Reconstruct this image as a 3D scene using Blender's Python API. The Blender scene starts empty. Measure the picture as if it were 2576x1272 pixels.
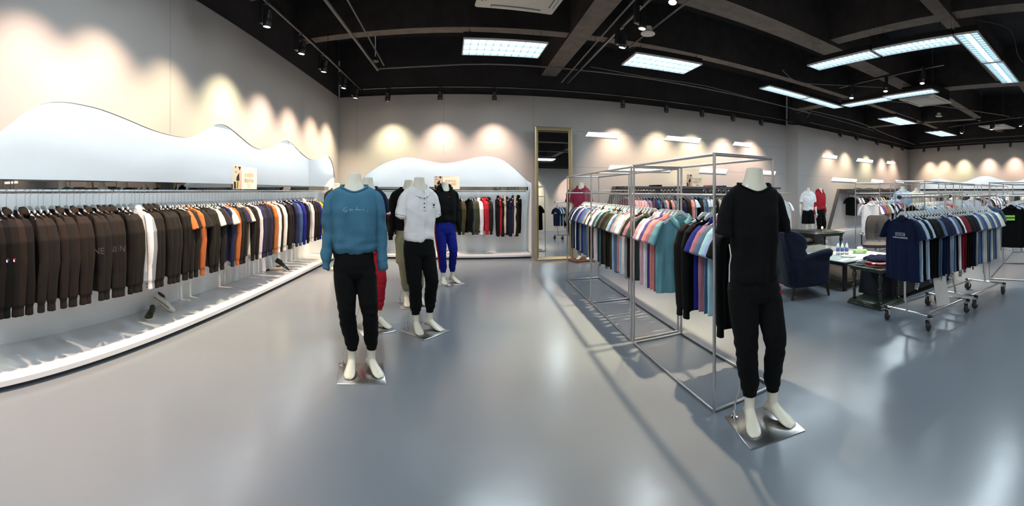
import bpy, math, random
from mathutils import Vector, Matrix, noise
PI = math.pi
SC = bpy.context.scene
COL = SC.collection
# ------------------------------------------------------------------ camera: the photo is a cylindrical panorama (rotated phone)
RR, XB, Y0, HC = 1015.0, 1161.0, 480.0, 1.45      # pixels per radian, column of the back wall's normal, horizon row, eye height
cam = bpy.data.cameras.new('camera'); camo = bpy.data.objects.new('camera', cam); COL.objects.link(camo)
camo.location = (0, 0, HC); camo.rotation_euler = (PI/2, 0, 0)
cam.type = 'PANO'; cam.panorama_type = 'CENTRAL_CYLINDRICAL'
cam.central_cylindrical_range_u_min = (0-XB)/RR; cam.central_cylindrical_range_u_max = (2576-XB)/RR
cam.central_cylindrical_range_v_min = -(1272-Y0)/RR; cam.central_cylindrical_range_v_max = Y0/RR
cam.central_cylindrical_radius = 1.0
cam.clip_start = 0.05; cam.clip_end = 100
SC.camera = camo
# ------------------------------------------------------------------ world, exposure
w = bpy.data.worlds.new('world'); SC.world = w; w.use_nodes = True
w.node_tree.nodes['Background'].inputs[0].default_value = (.7, .7, .72, 1)
w.node_tree.nodes['Background'].inputs[1].default_value = 0.05
SC.view_settings.view_transform = 'Standard'; SC.view_settings.look = 'None'
SC.view_settings.exposure = 0.38; SC.view_settings.gamma = 1.0; SC.view_settings.use_curve_mapping = False
SC.cycles.max_bounces = 7; SC.cycles.diffuse_bounces = 4; SC.cycles.glossy_bounces = 3; SC.cycles.transmission_bounces = 4
SC.cycles.use_denoising = True; SC.cycles.adaptive_threshold = .025; SC.cycles.sample_clamp_indirect = 6.0
SC.cycles.caustics_reflective = False; SC.cycles.caustics_refractive = False
SPOT_W, PANEL_W, STRIP_E = 270.0, 33.0, 30.0
WARM = [(1, .71, .50), (1, .72, .55), (1, .77, .50), (1, .69, .52), (.96, .84, .52)]
COOL = (.80, .93, 1.0)

# ------------------------------------------------------------------ helpers
def at_r(px, py, r):
    t = (px-XB)/RR
    return Vector((r*math.sin(t), r*math.cos(t), HC+(Y0-py)/RR*r))
def at_z(px, py, z):
    return at_r(px, py, (z-HC)*RR/(Y0-py))
def col_x(px, X):      # Y of the point with this X seen in this column
    return X/math.tan((px-XB)/RR)

def socket(nd, *names):
    for n in names:
        if n in nd.inputs: return nd.inputs[n]
def mat(name, col, rough=.6, metal=0., spec=.5, bump=0., bscale=40., var=0., vscale=3., sheen=0., emit=None, estr=0., trans=0., coat=0., alpha=1., bdist=.01):
    m = bpy.data.materials.new(name); m.use_nodes = True
    nt = m.node_tree; b = nt.nodes['Principled BSDF']
    b.inputs['Base Color'].default_value = (*col, 1); b.inputs['Roughness'].default_value = rough
    b.inputs['Metallic'].default_value = metal; b.inputs['Specular IOR Level'].default_value = spec
    b.inputs['Sheen Weight'].default_value = sheen; b.inputs['Coat Weight'].default_value = coat
    b.inputs['Transmission Weight'].default_value = trans; b.inputs['Alpha'].default_value = alpha
    if emit: b.inputs['Emission Color'].default_value = (*emit, 1); b.inputs['Emission Strength'].default_value = estr
    if bump or var:
        tc = nt.nodes.new('ShaderNodeTexCoord')
    if bump:
        n = nt.nodes.new('ShaderNodeTexNoise'); n.inputs['Scale'].default_value = bscale; n.inputs['Detail'].default_value = 4
        nt.links.new(tc.outputs['Object'], n.inputs['Vector'])
        bp = nt.nodes.new('ShaderNodeBump'); bp.inputs['Strength'].default_value = bump; bp.inputs['Distance'].default_value = bdist
        nt.links.new(n.outputs['Fac'], bp.inputs['Height']); nt.links.new(bp.outputs['Normal'], b.inputs['Normal'])
    if var:
        n = nt.nodes.new('ShaderNodeTexNoise'); n.inputs['Scale'].default_value = vscale; n.inputs['Detail'].default_value = 5
        nt.links.new(tc.outputs['Object'], n.inputs['Vector'])
        r = nt.nodes.new('ShaderNodeValToRGB')
        r.color_ramp.elements[0].position = .3; r.color_ramp.elements[1].position = .7
        r.color_ramp.elements[0].color = (*[c*(1-var) for c in col], 1)
        r.color_ramp.elements[1].color = (*[min(1, c*(1+var)) for c in col], 1)
        nt.links.new(n.outputs['Fac'], r.inputs['Fac']); nt.links.new(r.outputs['Color'], b.inputs['Base Color'])
    return m

def superell(a, b, n=28, p=.8, cx=0, cy=0, ph=0):
    out = []
    for i in range(n):
        t = 2*PI*i/n+ph; c, s = math.cos(t), math.sin(t)
        out.append((cx+a*math.copysign(abs(c)**p, c), cy+b*math.copysign(abs(s)**p, s)))
    return out

class MB:
    def __init__(self): self.v = []; self.f = []; self.mi = []; self.cur = 0
    def add(self, vs, fs):
        o = len(self.v); self.v += [tuple(p) for p in vs]
        self.f += [tuple(i+o for i in f) for f in fs]; self.mi += [self.cur]*len(fs)
        return self
    def box(self, lo, hi, M=None, bev=0.):
        x0, y0, z0 = lo; x1, y1, z1 = hi
        if bev > 0:
            bev = min(bev, (x1-x0)*.45, (y1-y0)*.45, (z1-z0)*.45)
            vs = []; b = bev
            for (z, ins) in ((z0, b), (z0+b, 0), (z1-b, 0), (z1, b)):
                X0, X1, Y0_, Y1 = x0+ins, x1-ins, y0+ins, y1-ins
                vs += [(X0+b, Y0_, z), (X1-b, Y0_, z), (X1, Y0_+b, z), (X1, Y1-b, z), (X1-b, Y1, z), (X0+b, Y1, z), (X0, Y1-b, z), (X0, Y0_+b, z)]
            fs = []
            for k in range(3):
                for i in range(8):
                    j = (i+1) % 8; fs.append((k*8+i, k*8+j, k*8+8+j, k*8+8+i))
            fs.append(tuple(range(7, -1, -1))); fs.append(tuple(24+i for i in range(8)))
        else:
            vs = [(x, y, z) for z in (z0, z1) for x, y in ((x0, y0), (x1, y0), (x1, y1), (x0, y1))]
            fs = [(3, 2, 1, 0), (4, 5, 6, 7), (0, 1, 5, 4), (1, 2, 6, 5), (2, 3, 7, 6), (3, 0, 4, 7)]
        if M is not None: vs = [M @ Vector(p) for p in vs]
        return self.add(vs, fs)
    def loft(self, rings, cap=True, closed=True):
        n = len(rings[0]); vs = [p for r in rings for p in r]; fs = []
        for k in range(len(rings)-1):
            for i in range(n if closed else n-1):
                j = (i+1) % n; fs.append((k*n+i, k*n+j, (k+1)*n+j, (k+1)*n+i))
        if cap and closed:
            fs.append(tuple(range(n-1, -1, -1))); fs.append(tuple((len(rings)-1)*n+i for i in range(n)))
        return self.add(vs, fs)
    def tube(self, pts, r, n=10, ry=None, cap=True, twist=0):
        pts = [Vector(p) for p in pts]; R = r if isinstance(r, (list, tuple)) else [r]*len(pts)
        RY = ry if isinstance(ry, (list, tuple)) else ([ry]*len(pts) if ry else R)
        rings = []; up = None
        for i, p in enumerate(pts):
            a = pts[max(i-1, 0)]; c = pts[min(i+1, len(pts)-1)]; t = (c-a)
            t = t.normalized() if t.length > 1e-9 else Vector((0, 0, 1))
            if up is None:
                up = Vector((0, 1, 0)) if abs(t.y) < .9 else Vector((0, 0, 1))
            u = (up - t*up.dot(t));
            if u.length < 1e-4: u = t.orthogonal()
            u.normalize(); s = t.cross(u).normalized(); up = u
            rings.append([p + s*(R[i]*math.cos(2*PI*k/n+twist)) + u*(RY[i]*math.sin(2*PI*k/n+twist)) for k in range(n)])
        return self.loft(rings, cap)
    def lathe(self, prof, n=20, M=None):   # prof: (r, z)
        rings = [[(r*math.cos(2*PI*k/n), r*math.sin(2*PI*k/n), z) for k in range(n)] for r, z in prof]
        if M is not None: rings = [[M @ Vector(p) for p in q] for q in rings]
        return self.loft(rings)
    def mesh(self, name='m', smooth=True, ang=40):
        me = bpy.data.meshes.new(name); me.from_pydata([tuple(p) for p in self.v], [], self.f); me.validate(clean_customdata=False); me.update()
        if smooth:
            me.polygons.foreach_set('use_smooth', [True]*len(me.polygons))
            if ang and ang < 180:
                try: me.set_sharp_from_angle(angle=math.radians(ang))
                except Exception: pass
        return me

def obj(name, me, m=None, parent=None, loc=None, rot=None, link='OBJECT'):
    if isinstance(me, MB): me = me.mesh(name)
    o = bpy.data.objects.new(name, me); COL.objects.link(o)
    ms = m if isinstance(m, (list, tuple)) else ([m] if m else [])
    while len(me.materials) < len(ms): me.materials.append(None)
    for i, x in enumerate(ms):
        if link == 'OBJECT': o.material_slots[i].link = 'OBJECT'; o.material_slots[i].material = x
        else: me.materials[i] = x
    if parent: o.parent = parent
    if loc is not None: o.location = loc
    if rot is not None: o.rotation_euler = rot
    return o
def tag(o, label=None, cat=None, group=None, kind=None):
    if label: o['label'] = label
    if cat: o['category'] = cat
    if group: o['group'] = group
    if kind: o['kind'] = kind
    return o
def thing(name, label, cat, loc=(0, 0, 0), rz=0, group=None):
    o = bpy.data.objects.new(name, None); COL.objects.link(o); o.location = loc; o.rotation_euler = (0, 0, rz)
    o.empty_display_size = .1
    return tag(o, label, cat, group)
def struct(name, mb, m, loc=None, rot=None):
    return tag(obj(name, mb, m, loc=loc, rot=rot), kind='structure')

def remesh(mb, voxel, smooth=2, disp=None, factor=.5):
    me = mb.mesh('tmp', smooth=False); o = bpy.data.objects.new('tmp', me); COL.objects.link(o)
    r = o.modifiers.new('r', 'REMESH'); r.mode = 'VOXEL'; r.voxel_size = voxel; r.use_smooth_shade = True
    if smooth:
        s = o.modifiers.new('s', 'SMOOTH'); s.iterations = smooth; s.factor = factor
    dg = bpy.context.evaluated_depsgraph_get(); dg.update()
    out = bpy.data.meshes.new_from_object(o.evaluated_get(dg))
    bpy.data.objects.remove(o); bpy.data.meshes.remove(me)
    if disp:
        n = [v.normal.copy() for v in out.vertices]
        for v, nn in zip(out.vertices, n): v.co += nn*disp(v.co)
    out.polygons.foreach_set('use_smooth', [True]*len(out.polygons))
    out.update()
    return out
def text_mesh(s, size, name='lettering', ext=.0008, shear=0., align='CENTER', sx=1.):
    cu = bpy.data.curves.new('t', 'FONT'); cu.body = s; cu.size = size; cu.extrude = ext; cu.shear = shear
    cu.align_x = align; cu.align_y = 'CENTER'; cu.resolution_u = 3
    o = bpy.data.objects.new('t', cu); COL.objects.link(o)
    dg = bpy.context.evaluated_depsgraph_get(); dg.update()
    me = bpy.data.meshes.new_from_object(o.evaluated_get(dg)); bpy.data.objects.remove(o)
    for v in me.vertices: v.co.x *= sx
    me.materials.clear()
    return me
ONES = 'zeroth first second third fourth fifth sixth seventh eighth ninth tenth eleventh twelfth thirteenth fourteenth fifteenth sixteenth seventeenth eighteenth nineteenth'.split()
TENS = {2: ('twenty', 'twentieth'), 3: ('thirty', 'thirtieth'), 4: ('forty', 'fortieth'), 5: ('fifty', 'fiftieth'), 6: ('sixty', 'sixtieth'), 7: ('seventy', 'seventieth'), 8: ('eighty', 'eightieth'), 9: ('ninety', 'ninetieth')}
def ordinal(n):
    if n < 20: return ONES[n]
    return TENS[n//10][1] if n % 10 == 0 else TENS[n//10][0]+'-'+ONES[n % 10]

# ------------------------------------------------------------------ materials
M = {}
def floor_mat():
    m = bpy.data.materials.new('grey_epoxy_floor'); m.use_nodes = True; nt = m.node_tree; b = nt.nodes['Principled BSDF']
    tc = nt.nodes.new('ShaderNodeTexCoord')
    def nz(scale, detail=6, dist=0.):
        n = nt.nodes.new('ShaderNodeTexNoise'); n.inputs['Scale'].default_value = scale; n.inputs['Detail'].default_value = detail
        n.inputs['Distortion'].default_value = dist
        nt.links.new(tc.outputs['Object'], n.inputs['Vector']); return n
    def ramp(n, a, c0, c, c1):
        r = nt.nodes.new('ShaderNodeValToRGB'); r.color_ramp.elements[0].position = a; r.color_ramp.elements[1].position = c
        r.color_ramp.elements[0].color = (*c0, 1); r.color_ramp.elements[1].color = (*c1, 1)
        nt.links.new(n.outputs['Fac'], r.inputs['Fac']); return r
    r1 = ramp(nz(.7, 3, .2), .1, (.165, .190, .222), .9, (.205, .225, .250))
    nt.links.new(r1.outputs['Color'], b.inputs['Base Color'])
    r2 = ramp(nz(1.3, 3, .3), .05, (.19,)*3, .95, (.262,)*3)
    nt.links.new(r2.outputs['Color'], b.inputs['Roughness'])
    bp = nt.nodes.new('ShaderNodeBump'); bp.inputs['Strength'].default_value = .25; bp.inputs['Distance'].default_value = .006
    nt.links.new(nz(4., 2).outputs['Fac'], bp.inputs['Height']); nt.links.new(bp.outputs['Normal'], b.inputs['Normal'])
    b.inputs['Specular IOR Level'].default_value = .6
    return m
M['floor'] = floor_mat()
M['wall'] = mat('grey_painted_board', (.42, .405, .395), .75, bump=.03, bscale=120, var=.02, vscale=1.5)
M['recess'] = mat('pale_blue_panel', (.82, .85, .86), .45, var=.015, vscale=1.)
M['ceiling'] = mat('black_ceiling_paint', (.022, .021, .024), .8, var=.25, vscale=2.5, bump=.25, bscale=6, bdist=.03)
M['soffit'] = mat('lighter_beam_soffit', (.17, .145, .125), .85, var=.2, vscale=6., bump=.2, bscale=18)  # brown-grey tone of the beam undersides, lighter than the beam sides
M['beam'] = mat('dusty_dark_concrete', (.030, .027, .027), .85, var=.3, vscale=5., bump=.2, bscale=18, bdist=.02)
M['platform'] = mat('glossy_white_laminate', (.70, .70, .72), .3, coat=.2)
M['skirt'] = mat('dark_plinth', (.05, .055, .065), .5)
M['black_mirror'] = mat('black_mirror_steel', (.26, .25, .245), .02, 1.)
M['black'] = mat('matte_black_metal', (.012, .012, .013), .45, .3)
M['blackp'] = mat('black_plastic', (.014, .014, .016), .35)
M['steel'] = mat('brushed_steel_tube', (.50, .50, .51), .36, 1., bump=.05, bscale=90)
M['chrome'] = mat('polished_chrome', (.72, .71, .70), .14, 1.)
M['hookm'] = mat('hook_wire', (.52, .50, .47), .3, 1.)
M['plate'] = mat('satin_steel_plate', (.58, .58, .58), .28, 1., bump=.03, bscale=30)
M['hanger'] = mat('grey_plastic_hanger', (.66, .68, .69), .4)
M['skin'] = mat('ivory_mannequin_lacquer', (.74, .70, .58), .38, coat=.15)
M['gold'] = mat('brushed_gold_frame', (.42, .33, .18), .38, .75, bump=.06, bscale=60)
M['mirror'] = mat('mirror_glass', (.86, .87, .87), .015, 1.)
M['panel_frame'] = mat('white_enamel', (.75, .74, .72), .5)
M['louvre'] = mat('aluminium_louvre', (.80, .86, .88), .5)
M['tube_e'] = mat('fluorescent_glow', (.8, .9, 1), .5, emit=(.42, .72, .88), estr=1.05)
M['tube_hot'] = mat('fluorescent_tube', (.9, .95, 1), .5, emit=(.8, .95, 1.0), estr=5.)
M['slot'] = mat('warm_white_slot_diffuser', (.9, .88, .85), .4, emit=(1, .90, .78), estr=3.2)
M['led'] = mat('cool_led_strip', (.9, .95, 1), .4, emit=(.90, .96, 1.0), estr=STRIP_E)
M['lamp'] = mat('warm_lamp_face', (1, .9, .8), .4, emit=(1, .86, .66), estr=22.)
M['ac'] = mat('cream_enamel', (.62, .60, .54), .45)
M['acdark'] = mat('vent_slot_grey', (.16, .15, .14), .6)  # dark grey of the air slots
M['card'] = mat('white_card', (.72, .70, .66), .6)
M['tagm'] = mat('ivory_price_tag', (.55, .53, .47), .6)
M['ink'] = mat('black_ink', (.03, .03, .03), .6)
M['wood'] = mat('reddish_wood', (.16, .055, .03), .4, var=.3, vscale=8)
M['velvet'] = mat('navy_velvet', (.003, .007, .023), .8, spec=.2, sheen=.12, bump=.2, bscale=60, var=.3, vscale=6)
M['leather'] = mat('black_leather', (.022, .019, .018), .35, bump=.25, bscale=90)
M['glass_top'] = mat('pale_green_glass_top', (.55, .66, .62), .06, coat=.6)
M['antique'] = mat('dark_green_antique_paint', (.030, .042, .026), .3, var=.5, vscale=14, bump=.15, bscale=30)
M['mesh'] = mat('dark_chair_mesh', (.05, .045, .042), .8, bump=.5, bscale=300, bdist=.003)
M['cloth_black'] = mat('black_tablecloth', (.008, .010, .018), .8, bump=.2, bscale=30)
M['rubber'] = mat('black_rubber', (.02, .018, .018), .6)
M['pet'] = mat('clear_bottle', (.85, .9, .95), .05, trans=.85)
M['blue_label'] = mat('blue_label', (.10, .16, .55), .4)
M['green_box'] = mat('green_box', (.25, .55, .12), .5)
M['porcelain'] = mat('white_porcelain', (.75, .78, .74), .2)
FAB = {}
def fab(name, c, rough=.85, bump=.12):
    FAB[name] = mat(name+'_fabric', c, rough, sheen=.015, spec=.12, bump=bump, bscale=220, bdist=.002, var=.06, vscale=10)
for n, c in dict(black=(.010, .008, .0075), charcoal=(.0165, .0135, .012), jet=(.003, .0035, .0038), brown=(.020, .014, .0115), navy=(.022, .022, .055), darkblue=(.008, .014, .045), white=(.80, .79, .80), cream=(.66, .60, .46),
                 orange=(.46, .125, .04), rust=(.42, .13, .03), pink=(.62, .38, .44), palepink=(.74, .64, .68), mauve=(.36, .16, .20), coral=(.72, .30, .26), teal=(.10, .24, .30), lteal=(.14, .32, .38), steel=(.07, .14, .22),
                 blue=(.05, .10, .24), royal=(.012, .018, .19), aqua=(.36, .60, .68), sky=(.30, .42, .68), denim=(.09, .15, .25), grey=(.26, .27, .29), greige=(.34, .31, .26), green=(.035, .06, .055), olive=(.05, .046, .022),
                 khaki=(.24, .23, .145), red=(.42, .015, .03), maroon=(.16, .012, .02), purple=(.11, .07, .26), yellow=(.70, .42, .05), burgundy=(.26, .03, .06), lightgrey=(.50, .52, .54), lightblue=(.38, .50, .66),
                 sweater=(.050, .145, .225), cobalt=(.008, .014, .20), crimson=(.38, .02, .03), beige=(.55, .49, .38), lime=(.35, .75, .12)).items(): fab(n, c)
CN = dict(jet='jet black', darkblue='dark blue', palepink='pale pink', lteal='light teal', royal='royal blue', sky='sky blue', denim='denim blue', steel='steel blue', lightgrey='light grey', lightblue='light blue', navy='navy blue', greige='greige', green='dark green')
def cn(c): return CN.get(c, c)

# ------------------------------------------------------------------ garments on hangers (local: x across the shoulders, -y the front, origin on the rail, hanging down)
def garment_mesh(kind, seed):
    rd = random.Random(seed); mb = MB()
    ph, k1, k2 = rd.uniform(0, 6), rd.uniform(11, 17), rd.uniform(22, 34)
    drop = dict(sweat=.86, hoodie=.86, tee=.85, polo=.84, jacket=.88)[kind]
    thick = dict(sweat=.034, hoodie=.038, tee=.019, polo=.022, jacket=.034)[kind]
    longs = kind in ('sweat', 'hoodie', 'jacket')
    wd = .225 if longs else .235
    nt, N = 16, 44; rings = []
    for k in range(nt+1):
        v = k/nt; a = (.205 + (wd-.205)*min(1, v*3)) * (1-.05*(longs and v > .93)); b = .010 + (thick-.010)*min(1, v*2.2)
        if longs and v > .93: b *= .8
        ring = []
        for x, y in superell(a, b, N, .75):
            fold = (.011*math.sin(k1*x*4+ph)+.006*math.sin(k2*x*4+ph*2+v*3))*min(1, v*1.6)*(.6 if kind == 'polo' else 1)
            zt = -.168-.36*max(0, abs(x)-.06)
            if abs(x) < .085 and y < 0: zt -= .045*(1-(x/.085)**2)
            z = zt*(1-v)+(-drop+.008*math.sin(7*x+ph))*v
            ring.append((x, y+fold, z))
        rings.append(ring)
    mb.loft(rings)
    for s in (-1, 1):
        w1 = rd.uniform(-.01, .01)
        if longs:
            P = [(.175, 0, -.215), (.212, .004, -.27), (.238, .006+w1, -.38), (.244, .01+w1, -.55), (.240, .004-w1, -.70), (.236, 0-w1, -.845), (.236, -w1, -.862), (.236, -w1, -.93)]
            R = [.03, .047, .056, .050, .046, .042, .033, .036]; RY = [.012, .028, .036, .032, .030, .028, .022, .024]
        else:
            P = [(.175, 0, -.212), (.215, .002, -.26), (.252, .004+w1, -.33), (.280, .006+w1, -.405)]
            R = [.03, .050, .066, .076]; RY = [.012, .022, .027, .028]
        mb.tube([(s*x, y, z) for x, y, z in P], RY, 16, R)
    if kind == 'hoodie':
        mb.tube([(-.10, .02, -.19), (-.06, .035, -.165), (0, .05, -.165), (.06, .035, -.165), (.10, .02, -.19)], [.022, .034, .042, .034, .022], 12, [.02, .05, .065, .05, .02])
    def disp(p):
        q = Vector((p.x*7+seed, p.y*7, p.z*2.6)); a = noise.noise(q)*.006
        q2 = Vector((p.x*22+seed, p.y*22, p.z*7)); return a+noise.noise(q2)*.0022
    me = remesh(mb, .0085 if longs else .008, 2, disp); me.materials.append(None)
    return me
def pants_mesh(seed, short=False):
    mb = MB(); L = .62 if short else 1.08
    mb.loft([[(x, y, z) for x, y in superell(a, b, 28, .75)] for z, a, b in ((-.10, .105, .012), (-.13, .108, .026), (-.22, .115, .032), (-.34, .12, .036))])
    for s in (-1, 1):
        mb.tube([(s*.058, 0, -.20), (s*.062, .004, -.36), (s*.062, -.004, -.6), (s*.058, .002, -(L-.1)), (s*.056, 0, -L)], [.028, .033, .030, .027, .022], 14, [.055, .062, .056, .046, .038])
    def disp(p): return noise.noise(Vector((p.x*9+seed, p.y*9, p.z*4)))*.006
    me = remesh(mb, .009, 2, disp); me.materials.append(None); return me
GV = {k: [garment_mesh(k, 10*i+j*7+3) for j in range(n)] for i, (k, n) in enumerate([('sweat', 3), ('hoodie', 1), ('tee', 3), ('polo', 2), ('jacket', 2)])}
GV['pants'] = [pants_mesh(5), pants_mesh(9)]
def neckband_mesh():
    mb = MB(); pts = []
    for i in range(25):
        t = 2*PI*i/24; x = .082*math.sin(t); y = -.018*math.cos(t)-.004
        pts.append((x, y, -.172-.30*max(0, abs(x)-.062)-(.045*(1-(x/.085)**2) if math.cos(t) > 0 else 0)))
    return mb.tube(pts, .0065, 8, .011, cap=False).mesh('neckband')
def collar_mesh(r=.078, h=.045, zc=-.160, yo=-.004, ry=.022, drop=.080):
    mb = MB(); rings = []
    for lvl in range(5):      # stand up, fold over, fall down
        ring = []
        for i in range(33):
            t = math.radians(16)+(2*PI-math.radians(32))*i/32; c = math.cos(t)
            fr = max(0, c); grow = [0, .001, .004, .016, .028][lvl]; zz = [-.014, .010, .014, .0, -.022-.026*fr][lvl]
            ring.append(((r+grow)*math.sin(t), yo-(ry+grow*.7)*c-(.012*fr if lvl > 2 else 0), zc-drop*.9*fr**1.5+zz))
        rings.append(ring)
    mb.loft(rings, cap=False, closed=False)
    me = mb.mesh('collar', ang=80); return me
NECKBAND, COLLAR = neckband_mesh(), collar_mesh()
def tag_mesh():
    mb = MB(); mb.cur = 0
    mb.tube([(0, 0, .03), (.004, 0, .0)], .0008, 5); mb.box((-.022, -.001, -.078), (.022, .001, 0))
    mb.cur = 1; mb.box((-.013, -.0016, -.03), (.013, .0016, -.022)); mb.box((-.013, -.0016, -.056), (.013, .0016, -.050)); mb.box((-.013, -.0016, -.066), (.004, .0016, -.061))
    me = mb.mesh('tag', False); me.materials.append(None); me.materials.append(None)
    for p, i in zip(me.polygons, mb.mi): p.material_index = i
    return me
TAG = tag_mesh()
def hanger_mesh():
    mb = MB(); rings = []
    for i in range(21):
        u = -1+2*i/20; x = .195*u; au = abs(u)
        ax_ = abs(x); zt = -.120-.95*max(0, min(ax_, .085)-.022)-.42*max(0, ax_-.085); h = .034-.010*au; th = .012+.002*au
        rings.append([(x, y, z) for y, z in ((-th/2, zt-h), (th/2, zt-h), (th*.7, zt-h*.4), (th/2, zt), (-th/2, zt), (-th*.7, zt-h*.4))])
    mb.loft(rings); return mb.mesh('hanger_body', ang=60)
def hook_mesh():
    mb = MB()
    pts = [(0, .012*math.sin(t)*1.0+.0, .012*math.cos(t)+.0) for t in [math.radians(a) for a in range(-100, 91, 19)]]
    pts = [(0, p[1], p[2]) for p in pts]
    pts = [(p[1]*1.15, 0, p[2]*1.15) for p in pts]
    pts += [(.0138, 0, -.028), (.0, 0, -.030), (0, 0, -.034), (0, 0, -.13)]
    return mb.tube(pts, .0022, 6).mesh('hook')
def hook_long(drop):
    me = hook_mesh()
    for v in me.vertices:
        if v.co.z > -.08: v.co.z += drop
    return me
HANG, HOOK = hanger_mesh(), hook_mesh(); HOOKL = hook_long(.05)

garment_proto = {}
def put(name, me, m, parent, loc=(0, 0, 0), rot=(0, 0, 0), s=None):
    o = bpy.data.objects.new(name, me); COL.objects.link(o); o.parent = parent; o.location = loc; o.rotation_euler = rot
    if len(me.materials):
        ms = m if isinstance(m, (list, tuple)) else [m]
        for i in range(len(me.materials)): o.material_slots[i].link = 'OBJECT'; o.material_slots[i].material = ms[min(i, len(ms)-1)]
    if s: o.scale = s
    return o
for me in (NECKBAND, COLLAR, HANG, HOOK, HOOKL):
    if not len(me.materials): me.materials.append(None)
RGD = random.Random(77)
NAMES = dict(sweat='sweatshirt', hoodie='hooded_sweatshirt', tee='tee_shirt', polo='polo_shirt', jacket='jacket', pants='joggers')
WORD = dict(sweat='long-sleeved sweatshirt', hoodie='hooded sweatshirt', tee='short-sleeved tee', polo='polo shirt', jacket='long-sleeved jacket', pants='long joggers')
CAT = dict(sweat='sweatshirt', hoodie='sweatshirt', tee='t-shirt', polo='polo shirt', jacket='jacket', pants='trousers')
def hang_one(kind, color, loc, rz, where, group, tagged=True, tilt=0., scale=1., drop=0., hanger=True):
    loc = (loc[0], loc[1], loc[2]-drop)
    """one garment and, as a thing of its own, the hanger it hangs on"""
    g = bpy.data.objects.new(NAMES[kind], RGD.choice(GV[kind])); COL.objects.link(g)
    g.location = loc; g.rotation_euler = (tilt, 0, rz); g.scale = (scale, 1, scale)
    g.material_slots[0].link = 'OBJECT'; g.material_slots[0].material = FAB[color]
    tag(g, (cn(color)+' '+WORD[kind]+' '+where), CAT[kind], group)
    if kind in ('sweat', 'tee', 'jacket'): put('neckband', NECKBAND, FAB[color], g)
    if kind == 'polo': put('collar', COLLAR, FAB[color], g)
    if tagged:
        zz = dict(sweat=-.87, hoodie=-.87, tee=-.86, polo=-.85, jacket=-.89, pants=-.35)[kind]
        put('price_tag', TAG, [M['tagm'], M['ink']], g, (RGD.uniform(.08, .19)*RGD.choice((-1, 1)), 0, zz), (0, RGD.uniform(-.3, .3), PI/2*0+RGD.uniform(-.6, .6)))
    if not hanger: return g
    h = bpy.data.objects.new('clothes_hanger', HANG); COL.objects.link(h); h.location = loc; h.rotation_euler = (tilt, 0, rz)
    h.material_slots[0].link = 'OBJECT'; h.material_slots[0].material = M['hanger']
    tag(h, 'hanger with '+cn(color)+' '+WORD[kind].split()[-1]+' '+where, 'hanger', 'grey plastic hangers')
    put('hook', HOOKL if drop else HOOK, M['hookm'], h)
    if kind == 'pants': h.scale = (.55, 1, .7)
    return g

# ------------------------------------------------------------------ mannequins (local: -y is the front)
def smoothpts(P, n=3):
    out = []
    for i in range(len(P)-1):
        p0, p1, p2, p3 = P[max(i-1, 0)], P[i], P[i+1], P[min(i+2, len(P)-1)]
        for k in range(n):
            t = k/n
            out.append(tuple(.5*((2*b)+(-a+c)*t+(2*a-5*b+4*c-d)*t*t+(-a+3*b-3*c+d)*t**3) for a, b, c, d in zip(p0, p1, p2, p3)))
    out.append(tuple(P[-1])); return out
LEGA = dict(hip=(-.080, .0, .88), knee=(-.060, -.030, .49), ankle=(-.018, .035, .09), toe=-9)
LEGB = dict(hip=(.082, .0, .88), knee=(.118, -.055, .50), ankle=(.140, .035, .09), toe=20)
def foot(mb, ank, deg, lift=.012):
    ax, ay, az = ank; a = math.radians(deg); d = Vector((math.sin(a), -math.cos(a), 0)); s = Vector((d.y*-1, d.x, 0))
    prof = [(-.062, .030, .018, .030), (-.050, .034, .030, .044), (-.02, .036, .042, .060), (.02, .034, .042, .058), (.06, .038, .033, .042), (.10, .044, .026, .030), (.135, .047, .020, .022), (.165, .042, .015, .016), (.188, .026, .010, .012)]
    rings = []
    for t, hw, hh, zc in prof:
        c = Vector((ax, ay, zc+lift*(1-t/.19)*.8))+d*t; n = 16; ring = []
        for i in range(n):
            q = 2*PI*i/n; cz = math.sin(q)*hh
            if cz < 0: cz = max(cz, -(zc-.002) if t > .05 else cz)
            ring.append(c+s*(hw*math.cos(q))+Vector((0, 0, cz)))
        rings.append(ring)
    mb.loft(rings)
    mb.tube([(ax, ay, .045), (ax, ay-.004, .085), (ax, ay, .13), (ax, ay-.004, .20), (ax, ay-.006, .27)], [.036, .033, .033, .034, .034], 18)
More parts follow.
